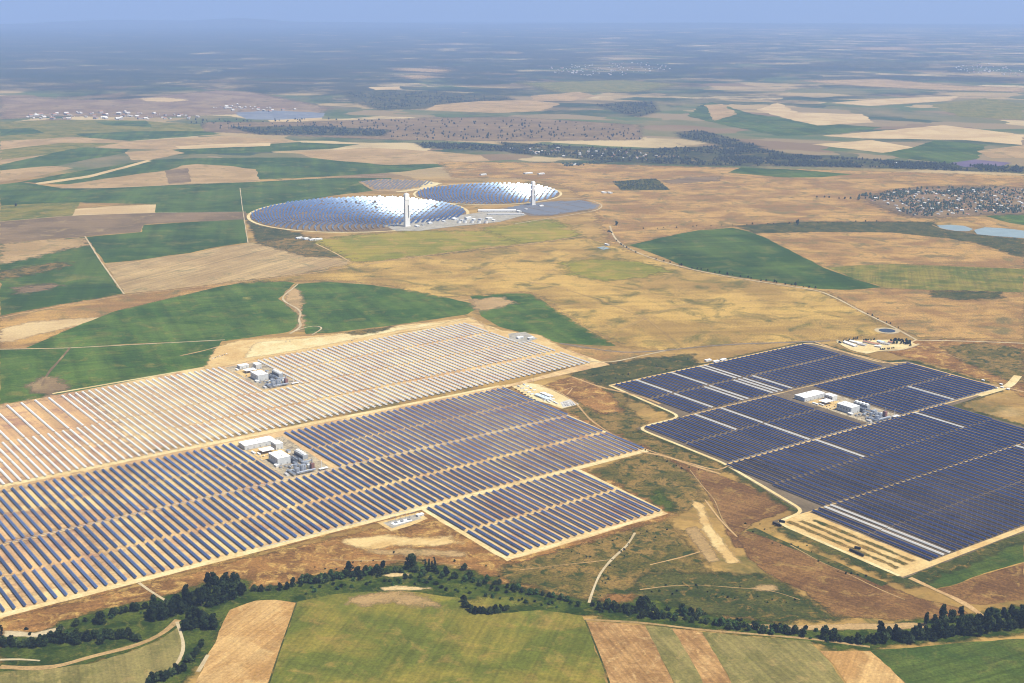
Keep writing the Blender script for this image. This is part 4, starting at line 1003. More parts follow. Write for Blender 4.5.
BL = {'left': (0, 0, 'in the left blue field'), 'right': (532, 1451, 'in the right field'), 'far': (-692, 266, 'in the far white field')}
for key, (da, db, wh) in BL.items():
    A_ = lambda a: a + da
    B_ = lambda b: b + db
    if key != 'far':
        hall(A_(-2941), B_(1291), 38, 84, 11, 'workshop_hall', f'long low white workshop at the back of the power block {wh}', doors=5, wins=2)
        hall(A_(-2892), B_(1323), 30, 20, 15, 'control_building', f'white boxy control building at the workshop corner {wh}', flat=True, wins=5)
        cabin(A_(-2889), B_(1257), 20, 5, 3.4, f'long white cabin west of the awning {wh}', 'cabins at the power blocks'); cabin(A_(-2872), B_(1264), 16, 4, 3.2, f'short white cabin nearest the turbine hall {wh}', 'cabins at the power blocks')
        awning(A_(-2877), B_(1287), 27, 33, 8, f'flat white awning between workshop and turbine hall {wh}')
    else:
        hall(-3628, 1560, 20, 30, 9, 'control_building', f'small white building at the back of the power block {wh}', flat=True)
        hall(-3596, 1592, 26, 18, 15, 'workshop_hall', f'tall white box building behind the turbine hall {wh}', flat=True, wins=3)
        awning(-3570, 1556, 26, 34, 8, f'flat white awning behind the turbine hall {wh}')
        cabin(-3612, 1533, 16, 5, 3.4, f'small white cabin at the back corner {wh}', 'cabins at the power blocks')
    hall(A_(-2796), B_(1284), 52, 34, 18, 'turbine_hall', f'big white turbine hall in the power block {wh}', flat=True, doors=2, wins=5)
    steam(A_(-2774), B_(1311), f'dark steel steam generator beside the turbine hall {wh}')
    cooling(A_(-2798), B_(1343), f'grey row of fan cooling cells {wh}')
    heater(A_(-2704), B_(1326), f'red brown fired heater with steel chimney {wh}')
    for i, (a, b, rd, h) in enumerate(((-2694,1281,6,15),(-2698,1296,5,18),(-2712,1306,7,12),(-2722,1290,4.5,14),(-2736,1318,5,11))):
        tank(A_(a), B_(b), rd, h, f'{["front left broad","front tall","middle wide","slim inner","rear short"][i]} metal tank of the power block {wh}', 'metal tanks of the power blocks')
    piperack(A_(-2728), B_(1304), 64, f'long pipe rack between turbine hall and tanks {wh}')
    piperack(A_(-2684), B_(1300), 48, f'pipe rack across the front of the power block {wh}', math.pi/2)
    for i in range(2): transformer(A_(-2752), B_(1266 + i*14), f'{["left","right"][i]} grey transformer in front of the turbine hall {wh}', 'transformers at the power blocks')
    gantry(A_(-2738), B_(1273), 24, f'steel gantry before the transformers {wh}')
    awning(A_(-2683), B_(1345), 9, 22, 4, f'small pale canopy at the front corner of the power block {wh}')
    t = MB(); t.cyl(0,0,-.5,24,.9,.5,8); r = at(A_(-2684), B_(1341), 'vent_stack', f'thin white vent stack beside the front canopy {wh}', 'stack'); t.build('pipe', M['white'], r); t = MB(); t.cyl(0,0,-.3,3,2,n=10); t.build('base', M['conc'], r)
    piperack(A_(-2700), B_(1268), 40, f'short pipe rack at the west side of the power block {wh}')
    piperack(A_(-2760), B_(1324), 56, f'pipe rack beside the cooling cells {wh}')
    for i, (a, b, L) in enumerate(((-2716,1272,18),(-2708,1280,14),(-2690,1312,20),(-2740,1284,12),(-2746,1298,16),(-2728,1328,14),(-2752,1338,18))):
        r = at(A_(a), B_(b), 'pressure_vessel', f'{["long western","short western","long front","small inner","middle","eastern","rear eastern"][i]} horizontal vessel on saddles in the power block {wh}', 'vessel', 'horizontal vessels of the power blocks', 0 if i % 2 else math.pi/2)
        t = MB(); t.tube((-L/2,0,3.6),(L/2,0,3.6),1.9,n=12); t.tube((-L/2-1.2,0,3.6),(-L/2,0,3.6),.8,1.9,12); t.tube((L/2,0,3.6),(L/2+1.2,0,3.6),1.9,.8,12); t.build('shell', M['tank' if i % 3 else 'steel'], r)
        for x in (-L*.3, L*.3):
            t = MB(); t.box(x-.4,-1.5,-.5,x+.4,1.5,2.4); t.build('saddle', M['conc'], r)
    for i, (a, b, L, W, h) in enumerate(((-2768,1262,14,8,5),(-2836,1300,10,16,4),(-2742,1330,12,9,7),(-2712,1322,8,8,9),(-2700,1256,16,7,4),(-2846,1332,14,8,5))):
        cabin(A_(a), B_(b), L, W, h, f'{["west side","rear","east side","heater side","front west","rear east"][i]} equipment cabin of the power block {wh}', 'equipment cabins of the power blocks', ['white','greyroof','steel'][i%3])
    for i in range(8):
        a, b = -2850 + random.uniform(-6,16), 1252 + i*6.3
        car(A_(a), B_(b + random.uniform(-1,1)), f'{["white","grey","blue"][i%3]} car, {nth(i+1)} from the left behind the turbine hall {wh}', ['carwhite','cargrey','carblue'][i%3], 'cars at the power blocks', random.uniform(-.2,.2))

# ------------------------------------------------------------------ small substation at the front edge of the left field
def abpx(px, py):
    g = G(px, py); return (g[0]*SA[0]+g[1]*SA[1], g[0]*EA[0]+g[1]*EA[1])
a, b = abpx(420, 516); hall(a, b, 9, 16, 4, 'substation_hut', 'small white hut at the corner of the front substation', flat=True, doors=1, wins=2)
for i, (px, py) in enumerate(((396,523.5),(402,522),(409,520.3))):
    a, b = abpx(px, py); transformer(a, b, f'{["left","middle","right"][i]} transformer on the front substation slab', 'transformers of the front substation', math.pi/2)
for i, (px, py) in enumerate(((393,521.5),(403,519),(412,517.3))):
    a, b = abpx(px, py); gantry(a, b, 14, f'{["left","middle","right"][i]} steel gantry on the front substation', 'gantries of the front substation')
a, b = abpx(401, 522.3)
t = MB(); t.box(-7,-22,-.4,7,24,.55); t.box(-6.4,-21.4,.55,6.4,23.4,.6); o = t.build('equipment_plinth', M['white']); o.location = (*AB(a, b), .9); o.rotation_euler[2] = TH; tag(o, 'white concrete plinth of the front substation', 'plinth')
for (px, py, lab) in ((520,338.5,'pale substation block behind the far white field'),(531,339,'second pale block beside the far substation')):
    a, b = abpx(px, py); hall(a, b, 12, 22, 5, 'substation_hut', lab, flat=True, doors=1, wins=2)
for i in range(4):
    a, b = abpx(513 + i*6, 336.5 + i*1.1); gantry(a, b, 18, f'steel gantry at the far substation, {nth(i+1)} from the left', 'gantries of the far substation')
for i, (px, py) in enumerate(((708,361),(716,362.2),(723,360.5))):
    a, b = abpx(px, py); hall(a, b, 10, 22, 4, 'roadside_shed', f'pale flat shed by the road behind the right field, {nth(i+1)} from the left', flat=True, doors=1, wins=2, group='sheds by the road')
# ------------------------------------------------------------------ contractors' yard
k = 0
for (px, py, n, dx, dy, L) in ((519,387,5,3.3,1.9,12),(524,385.2,4,3.4,1.8,10),(536,396,5,3.2,1.6,14),(541,393.6,5,3.0,1.6,12),(548,399.6,4,3.0,1.5,12)):
    for i in range(n):
        a, b = abpx(px + i*dx, py + i*dy); k += 1
        cabin(a + random.uniform(-2,2), b, L, 3.2, 2.9, f'flat roofed site cabin, {nth(i+1)} in {["the back left","the back right","the front","the middle","the corner"][(519,524,536,541,548).index(px)]} line of the contractor yard', 'site cabins in the contractor yard', random.choice(['white','white','greyroof','blueroof']), random.choice([0,0,0,math.pi/2]))
a, b = abpx(543, 398.2); hall(a, b, 62, 14, 5, 'storage_shed', 'long pale blue roofed shed in the contractor yard', 'blueroof', rh=1.4, doors=1, wins=8)
a, b = abpx(547, 395.8); hall(a, b, 44, 12, 4.5, 'storage_shed', 'shorter pale roofed shed behind the blue roofed shed', 'white', rh=1.2, doors=1, wins=6)
k = 0
for row_ in range(3):
    for i in range(6):
        a, b = abpx(563.5 + i*2.2 - row_*.9, 405.9 - row_*1.35 + i*.05); k += 1
        car(a, b, f'{["dark blue","white","grey"][k%3]} car, {nth(i+1)} from the left in the {["front","middle","back"][row_]} line on the parking slab', ['carblue','carwhite','cargrey'][k%3], 'cars on the parking slab', random.uniform(-.08,.08))
for i in range(8):
    a, b = abpx(516 + i*3.1, 389.6 + i*1.75)
    r = at(a, b, 'pallet_stack', f'dark covered pallet stack, {nth(i+1)} from the left along the yard edge', 'pallets', 'pallet stacks in the contractor yard', random.uniform(-.2,.2)); t = MB(); t.box(-3.5,-1.6,.15,3.5,1.6,2.0); t.build('load', M['tarp'], r); t = MB(); t.box(-3.6,-1.7,-.3,3.6,1.7,.15); t.build('pallet', M['bark'], r)
for (px, py, h, lab) in ((533.6,383.2,24,'thin grey lattice mast standing by the contractor yard entrance'),(505.6,391.6,20,'thin grey mast at the back corner of the left blue field')):
    x, y = G(px, py); r = thing('mast', x, y, 0, .3, lab, 'mast')
    t = MB()
    for s, q in ((-1,-1),(1,-1),(1,1),(-1,1)): t.tube((s*1.1,q*1.1,-.5),(s*.3,q*.3,h),.16,.1,4)
    for j in range(int(h/2.5)):
        z = j*2.5; f = 1.1 - .8*z/h; t.tube((-f,-f,z),(f,-f,z+2.2),.07,n=4); t.tube((f,f,z),(-f,f,z+2.2),.07,n=4); t.tube((f,-f,z),(f,f,z+2.2),.07,n=4)
    t.build('lattice', M['mast'], r); t = MB(); t.box(-2.4,-.2,h-2,2.4,.2,h-1.6); t.build('crossarm', M['mast'], r)
# dark loads standing on the bare strip in front of the right field
def trailer(px, py, L, label, rz=0.):
    a, b = abpx(px, py); r = at(a, b, 'loaded_trailer', label, 'trailer', 'dark trailers on the bare strip', rz, .8)
    t = MB(); t.box(-L/2,-1.6,1.1,L/2,1.6,4.6); t.box(-L/2+1,-1.3,4.6,L/2-2,1.3,5.2); t.build('load', M['tarp'], r)
    t = MB(); t.box(-L/2,-1.3,.7,L/2,1.3,1.1); t.build('bed', M['darksteel'], r)
    for x in (-L/2+1.2,-L/2+2.6,L/2-1.6):
        for y in (-1.15,1.15):
            t = MB(); t.tube((x,y-.2,.5),(x,y+.2,.5),.5,n=10); t.build('wheel', M['rubber'], r)
trailer(775.5, 525.2, 16, 'dark loaded trailer, leftmost on the bare strip'); trailer(782, 522.8, 13, 'dark loaded trailer just right of the leftmost one', .5)
trailer(779, 526.4, 10, 'short dark trailer in front of the leftmost pair', .2)
trailer(853, 552.4, 18, 'long dark trailer midway along the bare strip'); trailer(860, 555.6, 18, 'long dark trailer, nearest of the midway pair'); trailer(857.5, 549.3, 13, 'short dark trailer behind the midway pair', .4)
for i in range(7):
    a, b = abpx(213 + i*2.3, 358.8 - i*.75); car(a, b, f'{["white","dark blue","grey"][i%3]} van, {nth(i+1)} from the left on the yard behind the far field', ['carwhite','carblue','cargrey'][i%3], 'vans on the yard behind the far field', random.uniform(-.4,.4), True)
for i, (px, py) in enumerate(((286,342),(290,341.6),(352,341),(378,332.5))):
    a, b = abpx(px, py); car(a, b, f'dark van on the bare earthworks, {nth(i+1)} from the left', 'cargrey', 'vans on the earthworks', random.uniform(-.4,.4), True)
for i, (px, py) in enumerate(((996,388.5),(1002,388),(1008,389.8),(983,381),(1001,385))):
    a, b = abpx(px, py); hall(a, b, 9, 5, 3, 'store_container', f'pale container at the right corner track, {nth(i+1)} along', flat=True, doors=1, wins=1, rh=.3, group='containers at the right corner')
# ------------------------------------------------------------------ buildings round the towers
TB = [(455,220,30,24,9),(462,221,26,18,7),(468,219.5,22,30,12),(474,220.5,18,16,8),(481,220,26,20,7),(489,219.2,24,30,8),(494,221,20,14,6),(437,220.3,24,14,6),(444,221.8,18,12,5),(417,226.8,26,16,7),(423,225.4,22,14,6),(430,223.9,18,20,8),(519,212.5,22,18,9),(526,210,16,16,7),(541,206.8,20,24,8)]
for i, (px, py, L, W, h) in enumerate(TB):
    a, b = abpx(px, py); hall(a, b, L, W, h, 'tower_plant_building', f'{["white","grey","pale"][i%3]} block by the towers, {nth(sorted(t[0] for t in TB).index(px)+1)} from the left', ['white','greyroof','white'][i%3], flat=bool(i%2), doors=1, wins=3, group='blocks around the tower plants')
for i, px in enumerate((459,465,472,479,486)):
    a, b = abpx(px, 223.2); tank(a, b, 9, 12, f'white tank by the towers, {nth(i+1)} from the left', 'tanks by the towers', 'white')
a, b = abpx(497, 206.8+4.5); hall(a, b, 40, 200, 7, 'long_shed', 'long white flat roofed shed between the two tower plants', flat=True, doors=6, wins=2, rz=-.62)
a, b = abpx(506, 214.8); hall(a, b, 26, 190, 6, 'long_shed', 'narrow grey roofed shed in front of the long white one', 'greyroof', flat=True, doors=6, wins=2, rz=-.62)
for i, (px, py, L, W) in enumerate(((299,238.6,20,30),(306,239.4,26,24),(312,240.3,18,28),(318,240.0,14,40))):
    a, b = abpx(px, py); hall(a, b, L, W, 6, 'service_building', f'white service shed below the left mirror field, {nth(i+1)} from the left', flat=bool(i%2), doors=2, wins=3, group='service sheds below the mirror field')
for i, (px, py, W) in enumerate(((528,173.8,60),(541,174.3,44),(897-0,163.5,30),(483,175.2,40),(604,193.2,24),(610,193.4,20),(607,252-6.5,10),(573,165.2,60))):
    a, b = abpx(px, py); hall(a, b, 24, W, 7, 'farm_building', ['long white shed on the brown plain behind the right tower','shorter white shed just right of the long one behind the right tower','lone white farm building beside the dark tree belt at the right','low white shed on the plain behind the left end of the right mirror field','left of two small white huts on the plain right of the towers','right of two small white huts on the plain right of the towers','tiny white hut by the pool near the bend of the pale road','wide white farm building among dark clumps behind the towers'][i], doors=2, wins=2, group='white farm buildings in the plain')
# ------------------------------------------------------------------ farmstead behind the right field
for i, (px, py, L, W, rf, wl, rz) in enumerate(((850,345,60,14,'white','plaster',-.2),(856,343.3,44,12,'white','plaster',.1),(862,345.6,26,12,'greyroof','plaster',.2),(868,343.4,34,12,'terracotta','plaster',.1),(875,344.8,30,14,'terracotta','plaster',.3),(881,342.8,24,14,'blueroof','whitewall',0),(885,344.6,30,10,'greyroof','plaster',.3),(891,343.2,16,12,'terracotta','plaster',.2),(878,347.4,20,8,'white','plaster',.4))):
    a, b = abpx(px, py); hall(a, b, L, W, 5, 'farmhouse', f'{dict(white="white",greyroof="grey",terracotta="red",blueroof="pale blue")[rf]} roofed farm building, {nth(i+1)} from the left in the walled farmstead', rf, wl, doors=2, wins=4, rh=2.4, rz=rz, group='farm buildings of the farmstead')
# ------------------------------------------------------------------ village on the right
vill = [(868,197.5),(890,191),(915,188.5),(950,187.5),(997,187),(1030,190),(1030,213),(985,214),(952,216),(915,216.5),(892,210.5),(872,202.5)]
vp = [G(*p) for p in vill]
hp = []
for rowi, py in enumerate((214.5,211.8,209.2,206.6,204,201.6,199.2,196.9,194.7,192.6,190.6)):
    px = 862
    while px < 1030:
        px += random.uniform(7.5, 15); q = (px, py + random.uniform(-.7,.7)); g = G(*q)
        if inside(g, vp): hp.append((rowi, q, g))
cnt = {}
for rowi, q, g in hp:
    cnt[rowi] = cnt.get(rowi, 0) + 1
    rf = random.choice(['terracotta','terracotta','greyroof','white','plaster'])
    a, b = abpx(*q); L, W = random.uniform(11,20), random.uniform(9,13)
    r = at(a, b, 'village_house', f'{dict(terracotta="red",greyroof="grey",white="white",plaster="cream")[rf]} roofed house, {nth(cnt[rowi])} from the left in the village\'s {nth(rowi+1)} row', 'house', 'houses of the village', random.uniform(-.6,.6))
    h = random.choice([4,4,7]); t = MB(); t.box(-L/2,-W/2,-1,L/2,W/2,h); t.build('wall', M['plaster'], r)
    t = MB(); gable(t,-L/2,-W/2,L/2,W/2,h+.02,2.2); t.build('roof', M[rf], r)
# distant towns and works, one mass each
def town(label, poly, n, smin, smax, name='distant_town'):
    mb = MB(); xs = [p[0] for p in poly]; ys = [p[1] for p in poly]; k = 0
    while k < n:
        p = (random.uniform(min(xs), max(xs)), random.uniform(min(ys), max(ys)))
        if not inside(p, poly): continue
        k += 1; x, y = G(*p); s = random.uniform(smin, smax); z = zg(x, y); c = random.random()*3.14
        n0 = len(mb.v); t = MB(); w = s * random.uniform(.4,.8); h = s * random.uniform(.25,.5)
        t.box(-s/2,-w/2,-2,s/2,w/2,h,0); gable(t,-s/2,-w/2,s/2,w/2,h+.02,h*.3,.3,random.choice([1,1,2]))
        q = Matrix.Translation((x,y,z)) @ Matrix.Rotation(c,4,'Z')
        mb.v += [tuple(q @ Vector(v)) for v in t.v]; mb.f += [tuple(n0+i for i in f) for f in t.f]; mb.m += t.m
    tag(mb.build(name, [M['dullwall'], M['plaster'], M['terracotta']]), label, 'town', kind='stuff')
town('hazy white town on the plain right of centre', [(545,68),(580,64),(640,62),(672,65),(672,70),(620,76),(570,76),(545,73)], 130, 14, 34)
town('white sheds of the works at the left edge', [(20,116),(70,113),(120,112),(170,114),(200,117),(190,119.5),(100,120),(30,119)], 90, 16, 44, 'distant_works')
town('sheds on the bare ground left of centre', [(210,108),(235,104),(260,107),(300,110),(280,112),(220,111)], 40, 14, 36, 'distant_works')
town('pale town in the haze at the far right', [(950,66),(990,64),(1024,70),(1024,76),(980,75),(950,70)], 70, 16, 34)
town('scattered white houses in the tree belt', [(500,147),(600,150),(690,158),(640,160),(560,157),(512,152)], 60, 12, 24, 'distant_houses')

# ------------------------------------------------------------------ trees and shrubs
def crown_mesh(name, hgt, rad, lobes, nf, mat, base=.28, lean=0., leaf=1.0):
    mb = MB(); rnd = random.Random(name)
    L = []
    for i in range(lobes):
        t = (i + .5) / lobes; a = rnd.uniform(0, 6.28); d = rad * rnd.uniform(.25, .62) * (1 - .5*t)
        L.append((d*math.cos(a), d*math.sin(a), hgt * (base + (1-base) * (t*.86)) , rad * rnd.uniform(.40, .62) * (1 - .28*t)))
    L.append((0, 0, hgt*(base + (1-base)*.5), rad*.6))
    for i in range(nf):
        lx, ly, lz, lr = L[rnd.randrange(len(L))]
        v = Vector((rnd.gauss(0,1), rnd.gauss(0,1), rnd.gauss(0,1))).normalized()
        if v.z < -.45: v.z *= -.5
        c = Vector((lx, ly, lz)) + Vector((v.x, v.y, v.z*.95)) * lr * rnd.choice((rnd.uniform(.6,1.0), rnd.uniform(.85,1.3)))
        c.z = max(c.z, hgt*base*.7)
        nrm = (v + Vector((rnd.gauss(0,.5), rnd.gauss(0,.5), rnd.gauss(0,.5)))).normalized()
        u = nrm.orthogonal().normalized(); w = nrm.cross(u); s = leaf * rnd.uniform(.5, 1.2); ph = rnd.uniform(0, 6.28)
        mb.face([tuple(c + (u*math.cos(ph + k*1.2566) + w*math.sin(ph + k*1.2566)) * s * rnd.uniform(.7,1.2) + nrm*rnd.uniform(-.2,.2)*s) for k in range(5)])
    return mb.mesh('crown', M[mat])
def trunk_mesh(h, r, spread):
    mb = MB(); mb.tube((0,0,-.8),(0,0,h*.34),r,r*.75,7); mb.tube((0,0,h*.33),(.1,.05,h*.62),r*.75,r*.35,6)
    for k in range(5):
        a = k*1.257 + .4; mb.tube((0,0,h*(.26+.05*k)),(math.cos(a)*spread*.6,math.sin(a)*spread*.6,h*(.5+.06*k)),r*.42,r*.12,5)
    return mb.mesh('trunk', M['bark'])
KINDS = {}
for nm, h, r, lb, nf, mat, base, leaf in (('broad',12,5.6,9,620,'leafdark',.22,1.05),('broad',13,5.0,8,560,'leafdark',.20,1.0),('broad',14,5.4,9,600,'leafolive',.18,1.05),('tall',20,5.2,11,760,'leafdark',.16,1.15),('tall',18,4.6,10,700,'leafdark',.16,1.1),
        ('poplar',15,2.0,8,300,'leafdark',.10,.75),('round',9,4.4,7,420,'leafdark',.2,.9),('round',8,5.0,6,420,'leafolive',.12,.9),('green',9,4.6,7,430,'leafgreen',.18,.9)):
    i = len(KINDS.setdefault(nm, []))
    KINDS[nm].append((crown_mesh(nm + str(i), h, r, lb, nf, mat, base, 0, leaf), trunk_mesh(h, .32 + h*.012, r)))
SHR = [crown_mesh('shrub%d' % i, 3.2, 2.6, 5, 150, 'leafdark' if i < 2 else 'leafgreen', .04, 0, .7) for i in range(4)]
placed = []
def tree(px, py, kind, size=1.0, seg='', z=.3):
    x, y = G(px, py); i = random.randrange(len(KINDS[kind]))
    placed.append((px, x, y, kind, i, size, seg, z))
def along(pts, n, spread, kinds, s0, s1, seg):
    ls = [math.dist(pts[i], pts[i+1]) for i in range(len(pts)-1)]; tot = sum(ls)
    for k in range(n):
        t = (k + random.uniform(.1,.9)) / n * tot; i = 0
        while i < len(ls)-1 and t > ls[i]: t -= ls[i]; i += 1
        f = t / ls[i]; px = pts[i][0] + (pts[i+1][0]-pts[i][0])*f; py = pts[i][1] + (pts[i+1][1]-pts[i][1])*f + random.uniform(-spread, spread)
        kd = random.choice(kinds)
        if kd == 'shrub': shrubs.append((px, *G(px, py), random.uniform(s0,s1), seg))
        else: tree(px, py, kd, random.uniform(s0,s1), seg)
shrubs = []
# grove and hedges at the lower left
along([(150,620),(170,613),(190,606),(212,601),(243,592)], 44, 5.0, ['broad','tall','broad'], .85, 1.25, 'grove at the creek bend')
along([(205,592),(220,589),(240,586)], 7, 2.0, ['tall'], .9, 1.15, 'grove at the creek bend')
along([(186,628),(198,624),(214,628)], 18, 6.0, ['broad','broad','tall'], .9, 1.2, 'clump below the track')
along([(0,648),(25,646),(66,642)], 16, 3.0, ['round','broad'], .7, 1.1, 'hedge at the left edge')
along([(70,641),(100,641),(140,638)], 18, 3.2, ['round','round','broad'], .7, 1.0, 'thicket above the sand track')
along([(108,617),(128,613),(146,610)], 7, 1.5, ['round','broad'], .6, .95, 'bank left of the grove')
tree(100.8, 623, 'broad', 1.25, 'bank left of the grove'); tree(76, 626, 'round', .9, 'bank left of the grove'); tree(2, 636, 'poplar', 1.0, 'hedge at the left edge'); tree(60,632,'round',.8,'hedge at the left edge')
along([(148,683),(165,678),(184,669)], 12, 2.5, ['round','broad'], .7, 1.05, 'thicket at the bottom edge')
along([(186,662),(196,655),(203,646)], 5, 2.5, ['round'], .7, 1.0, 'strip beside the orange field')
along([(252,592),(275,590),(300,587)], 6, 1.5, ['round','broad'], .7, 1.0, 'bank right of the grove')
along([(300,585),(325,580),(350,577),(380,572)], 20, 2.0, ['round','broad','green'], .6, 1.0, 'upper creek bank')
tree(349, 572, 'broad', 1.1, 'upper creek bank'); tree(411, 569, 'broad', 1.75, 'middle of the creek bank'); tree(383, 568, 'round', .9, 'upper creek bank')
for i, px in enumerate((425.5,429,432,435)): tree(px, 568.5 + i*.2, 'poplar', .9 + .1*(i % 2), 'poplar row on the creek bank')
tree(446,576,'broad',.95,'middle of the creek bank'); tree(469,579,'round',1.0,'middle of the creek bank'); tree(464,570,'round',.8,'middle of the creek bank'); tree(424,575,'round',.8,'middle of the creek bank'); tree(434,571.5,'round',.9,'middle of the creek bank')
along([(400,577),(440,578),(470,580),(500,590)], 8, 3, ['green','round'], .5, .8, 'middle of the creek bank')
along([(463,601),(465,607),(474,613),(486,613.8),(497,612.5),(508,609.5)], 20, .8, ['round'], .55, .8, 'dark ring hedge round the small meadow')
along([(485,582),(510,588),(540,595),(582,606)], 16, 2.0, ['round','green'], .5, .85, 'creek bank right of the meadow')
along([(598,606),(630,612),(660,614),(702,619)], 22, 5, ['round','green','broad'], .55, .95, 'bank below the pale track')
tree(645, 607, 'broad', 1.15, 'bank below the pale track'); tree(648, 614, 'broad', .9, 'bank below the pale track')
along([(640,604),(645,610),(655,612)], 5, 3, ['broad'], .7, 1., 'bank below the pale track')
along([(712,624),(740,629),(780,633),(806,636)], 14, 2.5, ['round','green'], .6, .95, 'lower creek bank')
tree(824, 638, 'broad', 1.1, 'lower creek bank'); tree(833, 640, 'broad', 1.2, 'lower creek bank'); tree(774,631,'poplar',.7,'lower creek bank')
along([(838,642),(858,643),(874,641)], 7, 1.5, ['round'], .6, .9, 'lower creek bank')
along([(876,641),(905,640),(940,636),(985,632),(1026,626)], 54, 4.0, ['broad','tall','broad','round'], .75, 1.1, 'dark grove at the right edge')
along([(925,626),(960,623),(1026,616)], 16, 3, ['tall','broad'], .75, 1.05, 'dark grove at the right edge')
along([(305,584),(350,577),(405,571),(450,576),(490,586)], 26, 1.2, ['round','green','round'], .5, .85, 'north rim of the creek bank')
along([(600,609),(660,617),(710,623),(770,632),(806,637)], 26, 1.5, ['round','round','broad'], .5, .8, 'south rim of the creek bank')
# undergrowth
for seg, pts, n in (('undergrowth of the left creek',[(0,640),(60,630),(130,612),(240,600)],26),('undergrowth of the middle creek',[(300,590),(400,580),(480,590),(560,603)],60),('undergrowth of the right creek',[(590,607),(700,618),(800,632),(870,642)],60)):
    along(pts, n, 6, ['shrub'], 1.1, 2.2, seg)
for seg, pts, n in (('scrub below the small block',[(560,560),(620,545),(670,530)],16),('scrub beside the pale track',[(600,590),(612,566),(632,542)],16),('dark scrub by the brown triangle',[(650,590),(720,590),(800,605)],26),('green verge of the right field',[(740,522),(800,550),(880,582)],18),('slope above the creek',[(300,572),(400,556),(500,576)],20),('gap between the fields',[(590,380),(640,368),(690,362)],16),('dry ground east of the left field',[(600,430),(650,448),(700,470)],14)):
    along(pts, n, 7, ['shrub'], .5, 1.2, seg)
# trees elsewhere
tree(616.5,226,'broad',1.6,'bend of the pale road'); 
along([(608,232),(612,233.5)], 4, .5, ['round'], .7, 1., 'bend of the pale road')
along([(616,241),(625,247.5),(636,253)], 8, .3, ['round'], .6, .9, 'left end of the pale road')
along([(655,259.5),(700,270),(760,280.5),(820,289.5)], 26, .4, ['round','round','broad'], .5, .95, 'pale road edge by the green field')
tree(797.5,225,'broad',1.7,'boundary above the green field'); 
along([(640,229.5),(700,226.5),(760,224.5),(830,223),(880,221)], 22, .4, ['round'], .5, .9, 'boundary above the green field')
along([(866,313.5),(885,322),(900,329)], 6, .4, ['round'], .5, .8, 'pale road towards the pond')
along([(838,344),(850,341),(858,340.3)], 14, 1.2, ['poplar','round'], .6, .85, 'left of the farmstead'); along([(890,343),(900,342.3),(911,345.2)], 22, 2.0, ['round','broad'], .6, .95, 'right of the farmstead')
along([(880,350),(895,348.6)], 7, .4, ['round'], .5, .75, 'front of the farmstead'); along([(862,341),(876,340)], 7, .4, ['round'], .5, .75, 'back of the farmstead')
along([(812,197.5),(850,199),(868,199)], 8, .5, ['round'], .9, 1.3, 'lane left of the village')
tree(16,206.5,'broad',1.2,'pale field at the left edge')
groups = {}
for p in placed: groups.setdefault(p[6], []).append(p)
placed.sort(key=lambda p: p[0]); rank = {}
CW = {'broad':'broad dark tree','tall':'tall dark tree','poplar':'slim pointed tree','round':'low dark bush','green':'low green bush'}
tp = {}
for (px, x, y, kind, i, size, seg, z) in placed:
    rank[seg] = rank.get(seg, 0) + 1
    cr, tr = KINDS[kind][i]
    if (kind, i) not in tp:
        r = thing({'poplar':'poplar_tree','round':'bush','green':'bush'}.get(kind, 'broadleaf_tree'), x, y, 0, z); link('crown', cr, r); link('trunk', tr, r); tp[(kind, i)] = (r, kid_map(r))
    else:
        r = copy_tree(*tp[(kind, i)]); r.location = (x, y, zg(x, y) + z)
    size *= (1.95 if kind in ('round','green') else 1.6) if y < 3200 else 1.15
    r.rotation_euler[2] = random.uniform(0, 6.28); r.scale = (size*random.uniform(.9,1.1), size*random.uniform(.9,1.1), size*random.uniform(.88,1.12))
    n = len(groups[seg])
    tag(r, (f'{CW[kind]}, {nth(rank[seg])} from the left in the {seg}' if n > 1 else f'{CW[kind]} standing alone at the {seg}'), 'bush' if kind in ('round','green') else 'tree', ('bushes ' if kind in ('round','green') else 'trees ') + ('along the creek' if y < 3200 else 'beside roads and farms'))
shrubs.sort(key=lambda p: p[0]); rank = {}
for (px, x, y, s, seg) in shrubs:
    rank[seg] = rank.get(seg, 0) + 1
    o = link('shrub', SHR[random.randrange(4)], None, (x, y, .3), (0,0,random.uniform(0,6.28))); o.scale = (s, s, s*random.uniform(.7,1.1))
    tag(o, f'small bush, {nth(rank[seg])} from the left in the {seg}', 'shrub', 'small bushes on the open ground')
# far trees, too many and too small to tell apart
def mass(name, label, areas, cat='trees', s0=5, s1=9):
    mb = MB(); rnd = random.Random(name)
    for poly, n in areas:
        xs = [p[0] for p in poly]; ys = [p[1] for p in poly]; k = 0
        while k < n:
            p = (rnd.uniform(min(xs), max(xs)), rnd.uniform(min(ys), max(ys)))
            if not inside(p, poly): continue
            x, y = G(*p)
            if noise.noise((x / 210, y / 330, len(name))) + .6 * noise.noise((x / 70, y / 110, 5)) < rnd.uniform(-.45, .35): continue
            k += 1; z = zg(x, y); s = rnd.uniform(s0, s1) ; n0 = len(mb.v)
            h = s * rnd.uniform(1.0, 1.5); st = rnd.uniform(0, 6.28)
            mb.v += [(x + s*.62*rnd.uniform(.75,1.2)*math.cos(st+i*1.2566), y + s*.62*rnd.uniform(.75,1.2)*math.sin(st+i*1.2566), z + h*rnd.uniform(.3,.5)) for i in range(5)]
            mb.v += [(x + rnd.uniform(-1,1), y + rnd.uniform(-1,1), z + h), (x, y, z)]
            for i in range(5):
                mb.f.append((n0+i, n0+(i+1) % 5, n0+5)); mb.m.append(0); mb.f.append((n0+(i+1) % 5, n0+i, n0+6)); mb.m.append(0)
    tag(mb.build(name, M['leaffar']), label, cat, kind='stuff')
